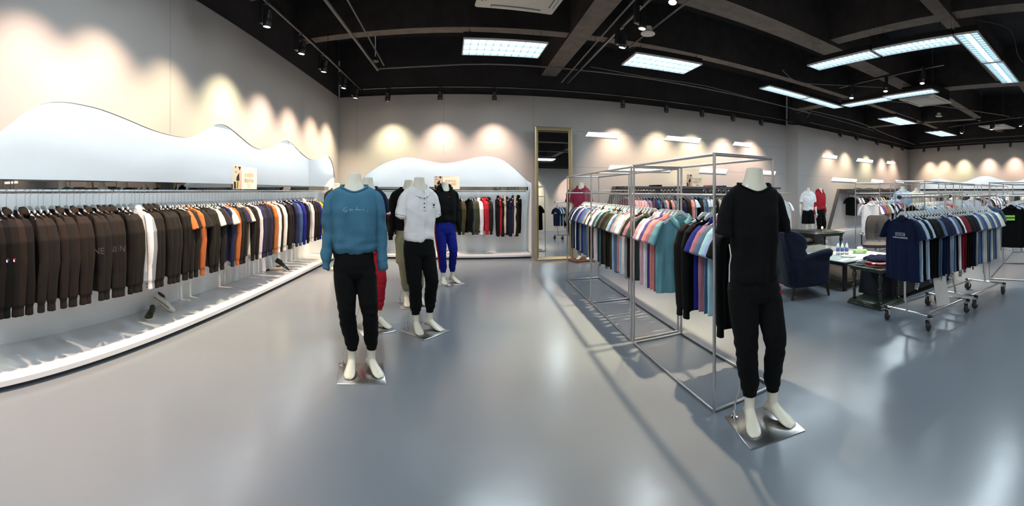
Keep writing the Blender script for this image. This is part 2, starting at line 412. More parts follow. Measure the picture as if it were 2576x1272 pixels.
def body_mesh(arms=False):
    mb = MB()
    mb.loft([[(x, y-(z-1.40)*.10+.012, z) for x, y in superell(a, b, 24, 1)] for z, a, b in ((1.38, .13, .085), (1.43, .118, .080), (1.46, .100, .074), (1.49, .078, .066), (1.53, .062, .058), (1.585, .052, .052), (1.592, .052, .052))])
    mb.loft([[(x, y+.005, z) for x, y in superell(a, b, 28, .9)] for z, a, b in ((.80, .10, .09), (.88, .16, .105), (.98, .14, .095), (1.08, .14, .095), (1.22, .15, .10), (1.34, .14, .09), (1.41, .12, .075), (1.45, .08, .062))])
    for L in (LEGA, LEGB):
        h, k, a = L['hip'], L['knee'], L['ankle']
        mb.tube(smoothpts([h, tuple((p+q)/2 for p, q in zip(h, k)), k, (k[0]*.5+a[0]*.5, (k[1]+a[1])/2+.012, .32), (a[0], a[1], .15), a]), [x*.86 if x > .034 else x for x in [.088, .086, .082, .078, .07, .062, .056, .054, .055,   .046, .042, .036, .034, .033, .033, .033]], 18)
        foot(mb, a, L['toe'])
    if arms:
        for s in (-1, 1):
            mb.tube(smoothpts([(s*.17, .0, 1.38), (s*.215, .01, 1.24), (s*.235, .015, 1.10), (s*.245, -.01, .98), (s*.250, -.03, .87)]), [.05, .05, .046, .043, .042, .040, .038, .040, .038, .034, .030, .026, .024], 14)
            bx, by, bz = s*.252, -.034, .83      # palm, thumb and four fingers of different lengths
            mb.tube([(bx, by+.004, .885), (bx, by, .86), (bx, by-.004, .82), (bx, by-.006, .785)], [.017, .018, .017, .015], 12, [.026, .036, .040, .037])
            for j, (o, ln) in enumerate(((-.030, .060), (-.010, .072), (.011, .067), (.030, .052))):
                mb.tube([(bx, by+o, .792), (bx-s*.006, by+o-.002, .792-ln*.45), (bx-s*.020, by+o, .792-ln)], [.0085, .0080, .0065], 8)
            mb.tube([(bx-s*.004, by-.028, .850), (bx-s*.014, by-.052, .825), (bx-s*.022, by-.060, .795)], [.012, .010, .0075], 8)
    me = remesh(mb, .0055 if arms else .007, 2); me.materials.append(None); return me
def top_mesh(kind, seed, long=False, hem=.945, loose=1., bunch=.0):
    mb = MB(); rings = []
    prof = [(1.492, .114, .080, .004), (1.480, .138, .085, .006), (1.468, .172, .089, .008), (1.455, .205, .092, .008), (1.425, .222, .098, .006), (1.37, .216, .110, .003), (1.30, .213, .120, -.003), (1.20, .208, .124, -.006), (1.10, .203, .120, -.004), (hem+.07, .204, .120, 0), (hem+.03, .200, .120, 0), (hem, .182, .108, 0)]
    for z, a, b, yo in smoothpts(prof, 3):
        ring = []; v = (1.4-z)/.45
        dip = .060*max(0, min(1, (z-1.42)/.08))
        for x, y in superell(a*(loose if z < 1.42 else 1), b*loose, 40, .88):
            t = math.atan2(y, x); f = 0 if v < 0 else (.006*math.sin(5*t+seed)+.004*math.sin(9*t+seed*2+v*3))*min(1, v)
            sag = .008*math.exp(-((z-hem-.05)/.035)**2)*(1+.5*math.sin(3*t+seed))
            ring.append((x*(1+(f+sag)/a), y*(1+(f+sag)/b)+yo, z+.008*math.sin(2*t+seed)*(v > .85)-dip*max(0, -math.sin(t))**1.2))
        rings.append(ring)
    mb.loft(rings)
    for s in (-1, 1):
        if long:
            P = smoothpts([(s*.178, .004, 1.424), (s*.226, .006, 1.378), (s*.246, .012, 1.26), (s*.254, .016, 1.10), (s*.264, -.004, .97), (s*.272, -.012, .895), (s*.274, -.014, .885), (s*.276, -.016, .825)], 3)
            R = [.040, .046, .050, .053, .054, .055, .055, .055, .054, .053, .052, .051, .050, .049, .048, .047, .045, .043, .040, .040, .040, .040]
            mb.tube(P, [r for r in R[:len(P)]], 20, [r*1.12 for r in R[:len(P)]])
        else:
            P = smoothpts([(s*.176, .004, 1.422), (s*.226, .006, 1.370), (s*.250, .010, 1.275), (s*.264, .012, 1.185)], 3)
            mb.tube(P, [.040, .047, .053, .058, .061, .064, .067, .069, .071, .072][:len(P)], 20, [.048, .055, .062, .067, .071, .074, .077, .079, .081, .082][:len(P)])
    def disp(p):
        v = max(0, min(1, (1.46-p.z)*5)); ax = abs(p.x) > .225
        a = noise.noise(Vector((p.x*8+seed, p.y*8, p.z*2.0)))*.020
        b = noise.noise(Vector((p.x*9+p.z*5+seed, p.y*9, p.z*11)))*(.015 if ax else .008)
        c = noise.noise(Vector((p.x*5+seed, p.y*5, p.z*16)))*.014*math.exp(-((p.z-hem-.07)/.06)**2)
        rd_ = (.32-abs(noise.noise(Vector((p.x*4+p.z*2.5+seed*3, p.y*5, p.z*4.5-p.x*2)))))*.016
        return (a+b+c+rd_)*v
    me = remesh(mb, .0075, 1, disp); me.materials.append(None); return me
def bottom_mesh(seed, shorts=False, slim=1., cargo=False):
    mb = MB()
    mb.loft([[(x, y+.004, z) for x, y in superell(a, b, 32, .85)] for z, a, b in ((1.02, .138, .100), (.99, .146, .106), (.92, .160, .114), (.86, .166, .118), (.80, .162, .112), (.77, .13, .09))])
    for L in (LEGA, LEGB):
        h, k, a = L['hip'], L['knee'], L['ankle']
        if shorts:
            mb.tube([(h[0], 0, .86), (h[0]*1.06, -.006, .72), (h[0]*1.18, -.015, .56)], [.093, .103, .098], 22)
        else:
            slim = slim*.95
            P = smoothpts([(h[0], 0, .86), ((h[0]+k[0])/2, (k[1])/2, .69), (k[0], k[1], .51), ((k[0]+a[0])/2, -.002, .36), (a[0], a[1]-.002, .225), (a[0], a[1], .212), (a[0], a[1], .165)], 3)
            R = [.096, .096, .094, .090, .086, .082, .077, .073, .071, .070, .068, .065, .060, .057, .054, .048, .046, .045, .045][:len(P)]
            if cargo: R = [r*1.12 for r in R]
            mb.tube(P, [r*slim for r in R], 22, [r*slim*1.04 for r in R])
            if cargo:
                sx = 1 if h[0] > 0 else -1; mb.box((k[0]+sx*.075-.02, -.06, .53), (k[0]+sx*.075+.02, .05, .68))
    def disp(p):
        kn = math.exp(-((p.z-.48)/.09)**2)+math.exp(-((p.z-.26)/.06)**2)*.8+math.exp(-((p.z-.80)/.05)**2)*.5
        return noise.noise(Vector((p.x*8+seed, p.y*8, p.z*4)))*.008+noise.noise(Vector((p.x*8+p.z*8+seed, p.y*8, p.z*22)))*.012*kn
    me = remesh(mb, .0075, 2, disp); me.materials.append(None); return me
def squeeze(me, sx, sy=1., free=False):
    for v in me.vertices:
        k = max(0., min(1., (v.co.z-1.42)/.055)) if free and abs(v.co.x) < .2 else 0.
        v.co.x *= sx+(1-sx)*k*max(0, 1-abs(v.co.x)/.2)**.5; v.co.y *= sy+(1-sy)*k
    return me
BODY = body_mesh(); BODY_ARMS = squeeze(body_mesh(True), .92)
for v in BODY.vertices:
    if v.co.z < 1.3 and v.co.z > .7: v.co.x *= .86
TOP = dict(sweat=top_mesh('s', 1.3, True, .955, 1.03), sweat2=top_mesh('s', 4.1, True, .95), tee=top_mesh('t', 2.2, False, .875, 1.02), polo=top_mesh('p', 3.7, False, .93, 1.0))
for k_, s_ in (('sweat', .84), ('sweat2', .84), ('tee', .72), ('polo', .76)): squeeze(TOP[k_], s_, .94, True)
BOT = dict(joggers=bottom_mesh(2.), joggers2=bottom_mesh(6.1), cargo=bottom_mesh(3.3, cargo=True), shorts=bottom_mesh(1.1, shorts=True))
def neck_ring(r=.099, rr=.011, z=1.472, tilt=.42, ry=.080):
    mb = MB(); pts = [(r*math.sin(t), -.004-ry*math.cos(t)-.012, z-tilt*ry*(math.cos(t)+.2)) for t in [2*PI*i/32 for i in range(33)]]
    me = mb.tube(pts, rr*1.15, 10, rr*.4, cap=False).mesh('ring', ang=180); me.materials.append(None); return me
def ring_for(s):
    mb = MB(); pts = []
    for x, y in superell(.112, .078, 40, .88)+superell(.112, .078, 40, .88)[:1]:
        t = math.atan2(y, x); pts.append((x, y+.002, 1.496-.054*max(0, -math.sin(t))**1.2))
    mb.tube(pts, .010, 10, .0065, cap=False)
    me = mb.mesh('ring', ang=180); me.materials.append(None); return squeeze(me, s, .94, True)
RING = {k_: ring_for(s_) for k_, s_ in (('sweat', .84), ('sweat2', .84), ('tee', .72), ('polo', .76))}
def man_collar():
    mb = MB(); rings = []
    for lvl in range(5):
        ring = []
        for i in range(41):
            t = math.radians(9)+(2*PI-math.radians(18))*i/40; c = math.cos(t); fr = max(0, c)
            grow = [0, .001, .007, .022, .032][lvl]; zz = [-.015, .020, .026, .0, -.030-.018*fr][lvl]
            ring.append(((.086+grow)*math.sin(t), .002-(.074+grow)*c-.012*fr, 1.498-.066*fr**1.3+zz))
        rings.append(ring)
    mb.loft(rings, cap=False, closed=False); me = mb.mesh('collar', ang=80); me.materials.append(None); return me
MCOL = man_collar()
def hood_mesh():
    mb = MB(); mb.tube([(-.085, -.05, 1.44), (-.11, .0, 1.475), (-.08, .07, 1.49), (0, .10, 1.48), (.08, .07, 1.49), (.11, .0, 1.475), (.085, -.05, 1.44)], [.02, .03, .036, .042, .036, .03, .02], 12, [.03, .045, .055, .065, .055, .045, .03])
    mb.tube([(-.055, -.085, 1.44), (-.085, -.03, 1.53), (-.06, .05, 1.55), (0, .075, 1.55), (.06, .05, 1.55), (.085, -.03, 1.53), (.055, -.085, 1.44)], .014, 10, .026)
    me = remesh(mb, .007, 2, lambda p: noise.noise(p*14)*.006); me.materials.append(None); return me
HOOD = hood_mesh()
def sleeve_band(n=2, s=1):
    mb = MB(); z0 = 1.183
    if 1:
        pts = [(s*.2005+.057*math.cos(t), .012+.0795*math.sin(t), z0+.2*.0585*math.cos(t)*s) for t in [2*PI*i/28 for i in range(29)]]
        mb.tube(pts, .003, 8, .006*n, cap=False)
    me = mb.mesh('band'); me.materials.append(None); return me
def mannequin(loc, rz, label, top, topc, bot, botc, plate_rz=None, arms=False, neck='ring', sc=1., extras=None, plate=True, group='headless mannequins', topname=None, botname=None, footing=None):
    t = thing('mannequin', label, 'mannequin', loc, rz, group); t.scale = (sc, sc, sc)
    put('body', BODY_ARMS if arms else BODY, M['skin'], t)
    a = put(topname or {'sweat': 'sweatshirt', 'sweat2': 'sweatshirt', 'tee': 'tee_shirt', 'polo': 'polo_shirt'}[top], TOP[top], FAB[topc], t)
    tag(a, cn(topc)+' top')
    if neck == 'ring': put('neckband', RING[top], FAB[topc], a)
    elif neck == 'collar': put('collar', MCOL, FAB[topc], a)
    elif neck == 'hood': put('hood', HOOD, FAB[topc], a); 
    b = put(botname or {'joggers': 'joggers', 'joggers2': 'joggers', 'cargo': 'cargo_trousers', 'shorts': 'shorts'}[bot], BOT[bot], FAB[botc], t); tag(b, cn(botc)+' '+('shorts' if bot == 'shorts' else 'trousers'))
    if plate:
        mb = MB().box((-.185, -.185, .0), (.185, .185, .006), bev=.002)
        p = obj('base_plate', mb, M['plate'], t); p.rotation_euler = (0, 0, (plate_rz-rz) if plate_rz is not None else 0); p.location = (.055, -.03, 0)
        mb = MB(); mb.tube([(-.095, .105, .006), (-.092, .10, .10), (-.060, .05, .25), (-.04, .03, .34)], .006, 10); mb.lathe([(.022, .006), (.022, .010), (.010, .013), (.010, .05), (.006, .055)], 16, Matrix.Translation((-.095, .105, 0)))
        obj('support_rod', mb, M['chrome'], t)
    return t, a, b

# ------------------------------------------------------------------ the room shell
HT = 3.505      # top edge of the light wall boards
SLAB = 4.75
XL, XREC = -2.66, -3.26
wl0, wl1 = Vector((XL, -5.5, 0)), Vector((XL, 8.5, 0))
b0, b1 = Vector((XL, 8.50, 0)), Vector((9.12, 8.80, 0))
p0, p1 = Vector((9.30, 8.44, 0)), Vector((18.0, 9.0, 0))
r1 = Vector((16.0, -.6, 0))
fl = MB().box((-3.3, -5.7, -.05), (18.6, 9.8, 0)); struct('floor', fl, M['floor'])
cl = MB().box((-3.5, -5.7, SLAB), (18.8, 9.8, SLAB+.1)); struct('ceiling', cl, M['ceiling'])

def wave_wall(name, O, d, nrm, L, holes, wave, end_z, m, mrec, depth, recz, seams=()):
    """a board wall with a recess whose upper edge is a wave; (s, z) wave points from left to right as one faces the wall; nrm points into the room"""
    mb = MB(); T = .022
    def P(s, n, z): return O+d*s+nrm*n+Vector((0, 0, z))
    s0, s1 = wave[0][0], wave[-1][0]
    def slab(sa, sb, za, zb, n0=-T, n1=0.):      # a box between
        vs = [P(sa, n0, za), P(sb, n0, za), P(sb, n1, za), P(sa, n1, za), P(sa, n0, zb), P(sb, n0, zb), P(sb, n1, zb), P(sa, n1, zb)]
        mb.add(vs, [(3, 2, 1, 0), (4, 5, 6, 7), (0, 1, 5, 4), (1, 2, 6, 5), (2, 3, 7, 6), (3, 0, 4, 7)])
    if s0 > 0: slab(0, s0, 0, HT)
    if s1 < L: slab(s1, L, 0, HT)
    vs = []; fs = []
    for s, z in wave:
        vs += [P(s, 0, z), P(s, 0, HT), P(s, -T, z), P(s, -T, HT)]
    for k in range(len(wave)-1):
        a, b = 4*k, 4*k+4
        fs += [(a, b, b+1, a+1), (a+2, a+3, b+3, b+2), (a, a+2, b+2, b), (a+1, b+1, b+3, a+3)]
    mb.add(vs, fs)
    me = mb.mesh(name, True, 30); struct(name, me, m)
    # the recess box
    mb2 = MB()
    vs = [P(s0, -depth, 0), P(s1, -depth, 0), P(s1, -depth, recz), P(s0, -depth, recz), P(s0, -T, 0), P(s1, -T, 0), P(s1, -T, recz), P(s0, -T, recz)]
    mb2.add(vs, [(0, 3, 2, 1), (0, 4, 7, 3), (1, 2, 6, 5), (3, 7, 6, 2)])
    struct(name+'_recess_panel', mb2.mesh('r', False), mrec)
    # hidden light line that follows the wave behind the board, washing the recess from above
    mb3 = MB()
    pts = [P(s, -.075, z+.055) for s, z in wave[1:-1]]
    mb3.tube(pts, .009, 6, cap=True)
    mb3b = MB(); mb3b.tube([P(s, -.055, z+.075) for s, z in wave[1:-1]], .016, 6)
    o = obj('recess_light_strip', mb3, M['led']); tag(o, 'cool light line hidden behind the wavy edge of the '+name.replace('_', ' '), 'light strip')
    return P
def spline(pts, step=.08):
    out = []; n = len(pts)
    for i in range(n-1):
        a, b, c, e = pts[max(i-1, 0)], pts[i], pts[i+1], pts[min(i+2, n-1)]
        k = max(2, int(abs(c[0]-b[0])/step))
        ma = (c[1]-a[1])/(c[0]-a[0]) if c[0] != a[0] else 0; mbb = (e[1]-b[1])/(e[0]-b[0]) if e[0] != b[0] else 0; h = c[0]-b[0]
        for j in range(k):
            t = j/k; y = (2*t**3-3*t*t+1)*b[1]+(t**3-2*t*t+t)*h*ma+(-2*t**3+3*t*t)*c[1]+(t**3-t*t)*h*mbb
            out.append((b[0]+h*t, y))
    out.append(pts[-1]); return out
# left wall: s runs along +Y from the rear
wave_y = [(-4.6, 1.5), (-4.2, 2.0), (-3.2, 2.12), (-2.2, 1.98), (-1.2, 2.16), (-.2, 2.0), (.5, 1.80), (1.0, 1.80), (1.21, 1.88), (1.38, 2.01), (1.55, 2.11), (1.73, 2.15), (1.93, 2.155), (2.15, 2.14), (2.45, 2.09), (2.78, 2.03), (3.10, 2.005), (3.35, 2.02), (3.6, 2.12), (3.83, 2.22), (3.98, 2.235), (4.14, 2.21), (4.42, 2.12), (4.65, 2.05), (4.87, 2.022), (5.15, 2.06), (5.45, 2.17), (5.72, 2.24), (5.95, 2.215), (6.3, 2.11), (6.75, 2.022), (7.2, 2.05), (7.5, 2.13), (7.72, 2.17), (7.95, 2.10), (8.12, 1.93), (8.2, 1.72)]
wave_wall('wall_left', wl0, Vector((0, 1, 0)), Vector((1, 0, 0)), 14.0, [], [(s+5.5, z) for s, z in spline(wave_y)], 0, M['wall'], M['recess'], XL-XREC, 2.36)
# back wall, first stretch
db = (b1-b0).normalized(); nb = Vector((db.y, -db.x, 0)); Lb = (b1-b0).length
def bs(px):      # distance along the back wall of this picture column
    t = (px-XB)/RR; dx, dy = math.sin(t), math.cos(t)
    # b0 + s*db = r*(dx,dy)
    det = db.x*(-dy)-(-dx)*db.y; rx, ry = -b0.x, -b0.y
    return (rx*(-dy)-(-dx)*ry)/det
wave_b = [(bs(905), 1.62), (bs(917), 1.77), (bs(936), 1.90), (bs(960), 2.02), (bs(983), 2.10), (bs(1011), 2.165), (bs(1040), 2.16), (bs(1075), 2.095), (bs(1115), 2.04), (bs(1160), 2.09), (bs(1195), 2.165), (bs(1225), 2.195), (bs(1250), 2.165), (bs(1270), 2.09), (bs(1290), 1.96), (bs(1308), 1.82), (bs(1325), 1.68), (bs(1337), 1.62)]
PB = wave_wall('wall_back', b0, db, nb, Lb, [], spline(wave_b), 0, M['wall'], M['recess'], .60, 2.36)
# projecting pier face and the second stretch
dp = (p1-p0).normalized(); npp = Vector((dp.y, -dp.x, 0)); Lp = (p1-p0).length
def PP(s, n, z): return p0+dp*s+npp*n+Vector((0, 0, z))
def ps(px):
    t = (px-XB)/RR; dx, dy = math.sin(t), math.cos(t)
    det = dp.x*(-dy)-(-dx)*dp.y; rx, ry = -p0.x, -p0.y
    return (rx*(-dy)-(-dx)*ry)/det
def vslab(a, b, z0, z1, th=.1):
    a, b = Vector((a[0], a[1], 0)), Vector((b[0], b[1], 0)); d = (b-a).normalized(); n = Vector((-d.y, d.x, 0))*th
    return MB().add([a+Vector((0, 0, z0)), b+Vector((0, 0, z0)), b+n+Vector((0, 0, z0)), a+n+Vector((0, 0, z0)), a+Vector((0, 0, z1)), b+Vector((0, 0, z1)), b+n+Vector((0, 0, z1)), a+n+Vector((0, 0, z1))],
                    [(3, 2, 1, 0), (4, 5, 6, 7), (0, 1, 5, 4), (1, 2, 6, 5), (2, 3, 7, 6), (3, 0, 4, 7)])
struct('wall_pier', vslab((9.12, 8.80), (9.30, 8.44), 0, HT, .08), M['wall'])
struct('wall_back_right', vslab(p0, p1, 0, HT), M['wall'])
# right wall with its own wave recess, s runs from the far corner towards the viewer
dr = (r1-p1).normalized(); nr = Vector((dr.y, -dr.x, 0)); nr = nr if nr.x < 0 else -nr; Lr = (r1-p1).length
def rs(px):
    t = (px-XB)/RR; dx, dy = math.sin(t), math.cos(t)
    det = dr.x*(-dy)-(-dx)*dr.y; rx, ry = -p1.x, -p1.y
    return (rx*(-dy)-(-dx)*ry)/det
def rz_of(px, py):
    P = p1+dr*rs(px); return HC+(Y0+3-py)*math.hypot(P.x, P.y)/RR
wr = [(2308, 480), (2317.6, 468.8), (2333.6, 457.8), (2346, 452.9), (2360.6, 451.4), (2376.5, 453.5), (2395, 458.4), (2414.6, 460.8), (2431.7, 458.4), (2456, 449), (2474.7, 445.3), (2493, 447.3), (2511.5, 452.9), (2542, 460), (2560.5, 457.8), (2576, 452.9)]
wave_r = [(rs(x), rz_of(x, y)) for x, y in wr]; wave_r += [(wave_r[-1][0]+1.1, 2.2), (wave_r[-1][0]+2.2, 1.95)]
PR = wave_wall('wall_right', p1, dr, nr, Lr, [], spline(wave_r), 0, M['wall'], M['recess'], .60, 2.42)
struct('wall_right_front', vslab(r1, (15.2, -5.6), 0, HT), M['wall'])
struct('wall_rear', MB().box((-3.2, -5.62, 0), (15.4, -5.5, HT)), M['wall'])
# black painted upper walls above the boards
up = [(Vector((XL-.03, -5.5, 0)), Vector((XL-.03, 8.55, 0)), 'wall_left_upper'), (Vector((XL, 8.56, 0)), Vector((9.2, 8.86, 0)), 'wall_back_upper'), (Vector((9.0, 8.50, 0)), Vector((18.1, 9.06, 0)), 'wall_back_right_upper'), (Vector((18.06, 9.1, 0)), Vector((16.04, -.6, 0)), 'wall_right_upper'), (Vector((15.9, -5.56, 0)), Vector((-3.0, -5.56, 0)), 'wall_rear_upper'), (Vector((16.04, -.6, 0)), Vector((15.3, -5.6, 0)), 'wall_right_front_upper')]
for a, b, n in up: struct(n, vslab(a, b, HT+.001, SLAB, .1), M['ceiling'])
# beams
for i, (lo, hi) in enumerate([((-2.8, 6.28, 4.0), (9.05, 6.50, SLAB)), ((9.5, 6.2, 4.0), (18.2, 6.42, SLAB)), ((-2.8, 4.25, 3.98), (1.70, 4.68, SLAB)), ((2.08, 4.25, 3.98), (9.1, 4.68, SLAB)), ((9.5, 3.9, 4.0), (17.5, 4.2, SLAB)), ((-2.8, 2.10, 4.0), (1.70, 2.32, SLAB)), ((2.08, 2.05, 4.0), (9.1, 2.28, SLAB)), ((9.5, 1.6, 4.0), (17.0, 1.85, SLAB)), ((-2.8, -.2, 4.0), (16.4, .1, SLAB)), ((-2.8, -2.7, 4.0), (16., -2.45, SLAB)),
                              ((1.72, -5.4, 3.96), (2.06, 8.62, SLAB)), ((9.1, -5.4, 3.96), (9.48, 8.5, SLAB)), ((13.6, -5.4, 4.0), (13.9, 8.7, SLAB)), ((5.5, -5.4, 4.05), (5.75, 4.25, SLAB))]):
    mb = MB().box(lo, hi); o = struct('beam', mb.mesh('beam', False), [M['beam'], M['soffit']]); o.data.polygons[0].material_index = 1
# wall seams: thin grooves proud by a hair
def seam(P, s0, z0, s1, z1, w=.004):
    return MB().add([P(s0-(w if z0 != z1 else 0), .001, z0-(w if z0 == z1 else 0)), P(s1-(w if z0 != z1 else 0), .001, z1-(w if z0 == z1 else 0)), P(s1+(w if z0 != z1 else 0), .001, z1+(w if z0 == z1 else 0)), P(s0+(w if z0 != z1 else 0), .001, z0+(w if z0 == z1 else 0))], [(0, 1, 2, 3)])
M['seam'] = mat('board_joint', (.22, .215, .21), .8)
for px in (897, 1116, 1342): struct('trim_seam', seam(PB, bs(px), 2.2 if px < 1330 else 0, bs(px), HT, .003), M['seam'])
struct('trim_seam', seam(PB, bs(1445), 1.98, bs(1972), 1.98, .003), M['seam'])
struct('trim_seam', seam(PB, bs(1450), 2.78, bs(1972), 2.78, .003), M['seam'])
struct('trim_seam', seam(PP, .02, 1.93, 8.3, 1.93, .003), M['seam'])
PLs = lambda s, n, z: Vector((XL+n, s, z))
for y, z0 in ((3.02, 2.02), (6.4, 2.12)): struct('trim_seam', seam(PLs, y, z0, y, HT, .0025), M['seam'])

# platforms (toe recess below a white lip)
def platform(name, P, s0, s1, d_back, lip, label_mat=None):
    def bx(n0, n1, z0, z1, sa=s0, sb=s1):
        vs = [P(sa, n0, z0), P(sb, n0, z0), P(sb, n1, z0), P(sa, n1, z0), P(sa, n0, z1), P(sb, n0, z1), P(sb, n1, z1), P(sa, n1, z1)]
        return vs, [(3, 2, 1, 0), (4, 5, 6, 7), (0, 1, 5, 4), (1, 2, 6, 5), (2, 3, 7, 6), (3, 0, 4, 7)]
    struct(name, MB().add(*bx(d_back, lip, .045, .085)), M['platform'])
    struct(name+'_baseboard', MB().add(*bx(d_back, lip-.05, 0, .0449)), M['skirt'])
PL = lambda s, n, z: Vector((XL+n, -5.5+s, z))
platform('floor_platform_left', PL, .9, 13.68, -.599, .035)
platform('floor_platform_back', PB, bs(905)+.02, bs(1337)-.02, -.599, .06)
platform('floor_platform_right', PR, wave_r[0][0]+.02, wave_r[-1][0]-.02, -.599, .06)

# black mirror fascia shelves with a rail below
def fascia(P, s0, s1, name_where, n0=-.31, n1=-.13, z0=1.462, z1=1.540, rail_n=-.25):
    t = thing('hanging_shelf', 'long black mirror-steel shelf edge in the recess of the '+name_where, 'shelf', (0, 0, 0))
    vs = [P(s0, n0, z0), P(s1, n0, z0), P(s1, n1, z0), P(s0, n1, z0), P(s0, n0, z1), P(s1, n0, z1), P(s1, n1, z1), P(s0, n1, z1)]
    obj('fascia', MB().add(vs, [(3, 2, 1, 0), (4, 5, 6, 7), (0, 1, 5, 4), (1, 2, 6, 5), (2, 3, 7, 6), (3, 0, 4, 7)]).mesh('f', False), M['black_mirror'], t)
    mb = MB(); mb.tube([P(s0+.02, rail_n, 1.437), P(s1-.02, rail_n, 1.437)], .009, 10)
    obj('rail', mb, M['chrome'], t)
    n = max(2, int((s1-s0)/1.3))
    for i in range(n+1):
        s = s0+.05+(s1-s0-.1)*i/n
        obj('rail_bracket', MB().tube([P(s, rail_n, 1.437), P(s, rail_n, 1.47)], .006, 8), M['chrome'], t)
fascia(PL, .92, 13.66, 'left wall'); fascia(PB, bs(905)+.03, bs(1337)-.05, 'back wall beside the mirror'); fascia(PR, wave_r[0][0]+.03, wave_r[-1][0]-.03, 'far right wall')

# ------------------------------------------------------------------ glowing parallelogram slots in the walls
def slot(P, sf, cs, label):      # cs: picture corners tl, tr, br, bl
    pts = []
    for px, py in cs:
        s = sf(px); q = P(s, 0, 0); pts.append((s, HC+(Y0-py)*math.hypot(q.x, q.y)/RR))
    t = thing('wall_light_slot', label, 'wall light', P(pts[0][0], 0, pts[0][1]), 0, 'slanted light slots in the wall')
    org = t.location
    def ring(k, n, grow=0):
        cx = sum(p[0] for p in pts)/4; cz = sum(p[1] for p in pts)/4
        return [P(s+math.copysign(grow, s-cx), n, z+math.copysign(grow, z-cz))-org for s, z in pts]
    obj('diffuser', MB().loft([ring(0, .0005), ring(0, .012)]).mesh('d', False), M['slot'], t)
    A, B, C, D = ring(0, .0004, .018), ring(0, .014, .018), ring(0, .014, .002), ring(0, .0004, .002)
    mb = MB(); mb.v = [tuple(p) for p in A+B+C+D]
    for i in range(4):
        j = (i+1) % 4; mb.f += [(i, j, 4+j, 4+i), (4+i, 4+j, 8+j, 8+i), (8+i, 8+j, 12+j, 12+i)]; mb.mi += [0]*3
    obj('frame', mb.mesh('f', False), M['panel_frame'], t)
sb = [((1480, 332.5), (1556, 337), (1551, 346.5), (1473, 342)), ((1680, 342), (1763, 349), (1757, 359), (1671, 351)), ((1848, 357), (1891, 361), (1886, 369), (1843, 364.5)),
      ((1537, 417), (1690, 421.5), (1683, 430), (1530, 427)), ((1765, 423.5), (1829, 427), (1825, 435.5), (1759, 432)), ((1917, 429), (1951, 431.5), (1948, 439), (1912, 437))]
sl = ['upper light slot nearest the tall mirror on the back wall', 'upper light slot in the middle of the back wall, brightest white', 'short upper light slot nearest the pier on the back wall', 'longest lower light slot on the back wall, above the slanted shirt bay', 'lower light slot on the back wall above the cream sign', 'short lower light slot on the back wall behind the black-dressed mannequin']
for c, l in zip(sb, sl): slot(PB, bs, c, l)
sp = [((2071, 388), (2106, 392), (2104, 399), (2067, 395)), ((2158, 398), (2196, 403), (2194, 409), (2153, 405)), ((2232, 405), (2251, 408), (2249, 413), (2229, 411)),
      ((2095, 447), (2155, 451), (2153, 457), (2092, 454)), ((2194, 451), (2222, 454), (2221, 459), (2191, 457)), ((2254, 453), (2274, 455), (2273, 460), (2251, 458)), ((2143, 570), (2172, 570), (2171, 578), (2141, 578))]
sl = ['upper light slot nearest the pier on the right stretch of back wall', 'middle upper light slot on the right stretch of back wall', 'small upper light slot nearest the far right corner', 'longest lower light slot above the trapezoid bay on the right stretch', 'middle lower light slot on the right stretch of back wall', 'small lower light slot nearest the far right corner', 'low light slot near the floor behind the white tee']
for c, l in zip(sp, sl): slot(PP, ps, c, l)

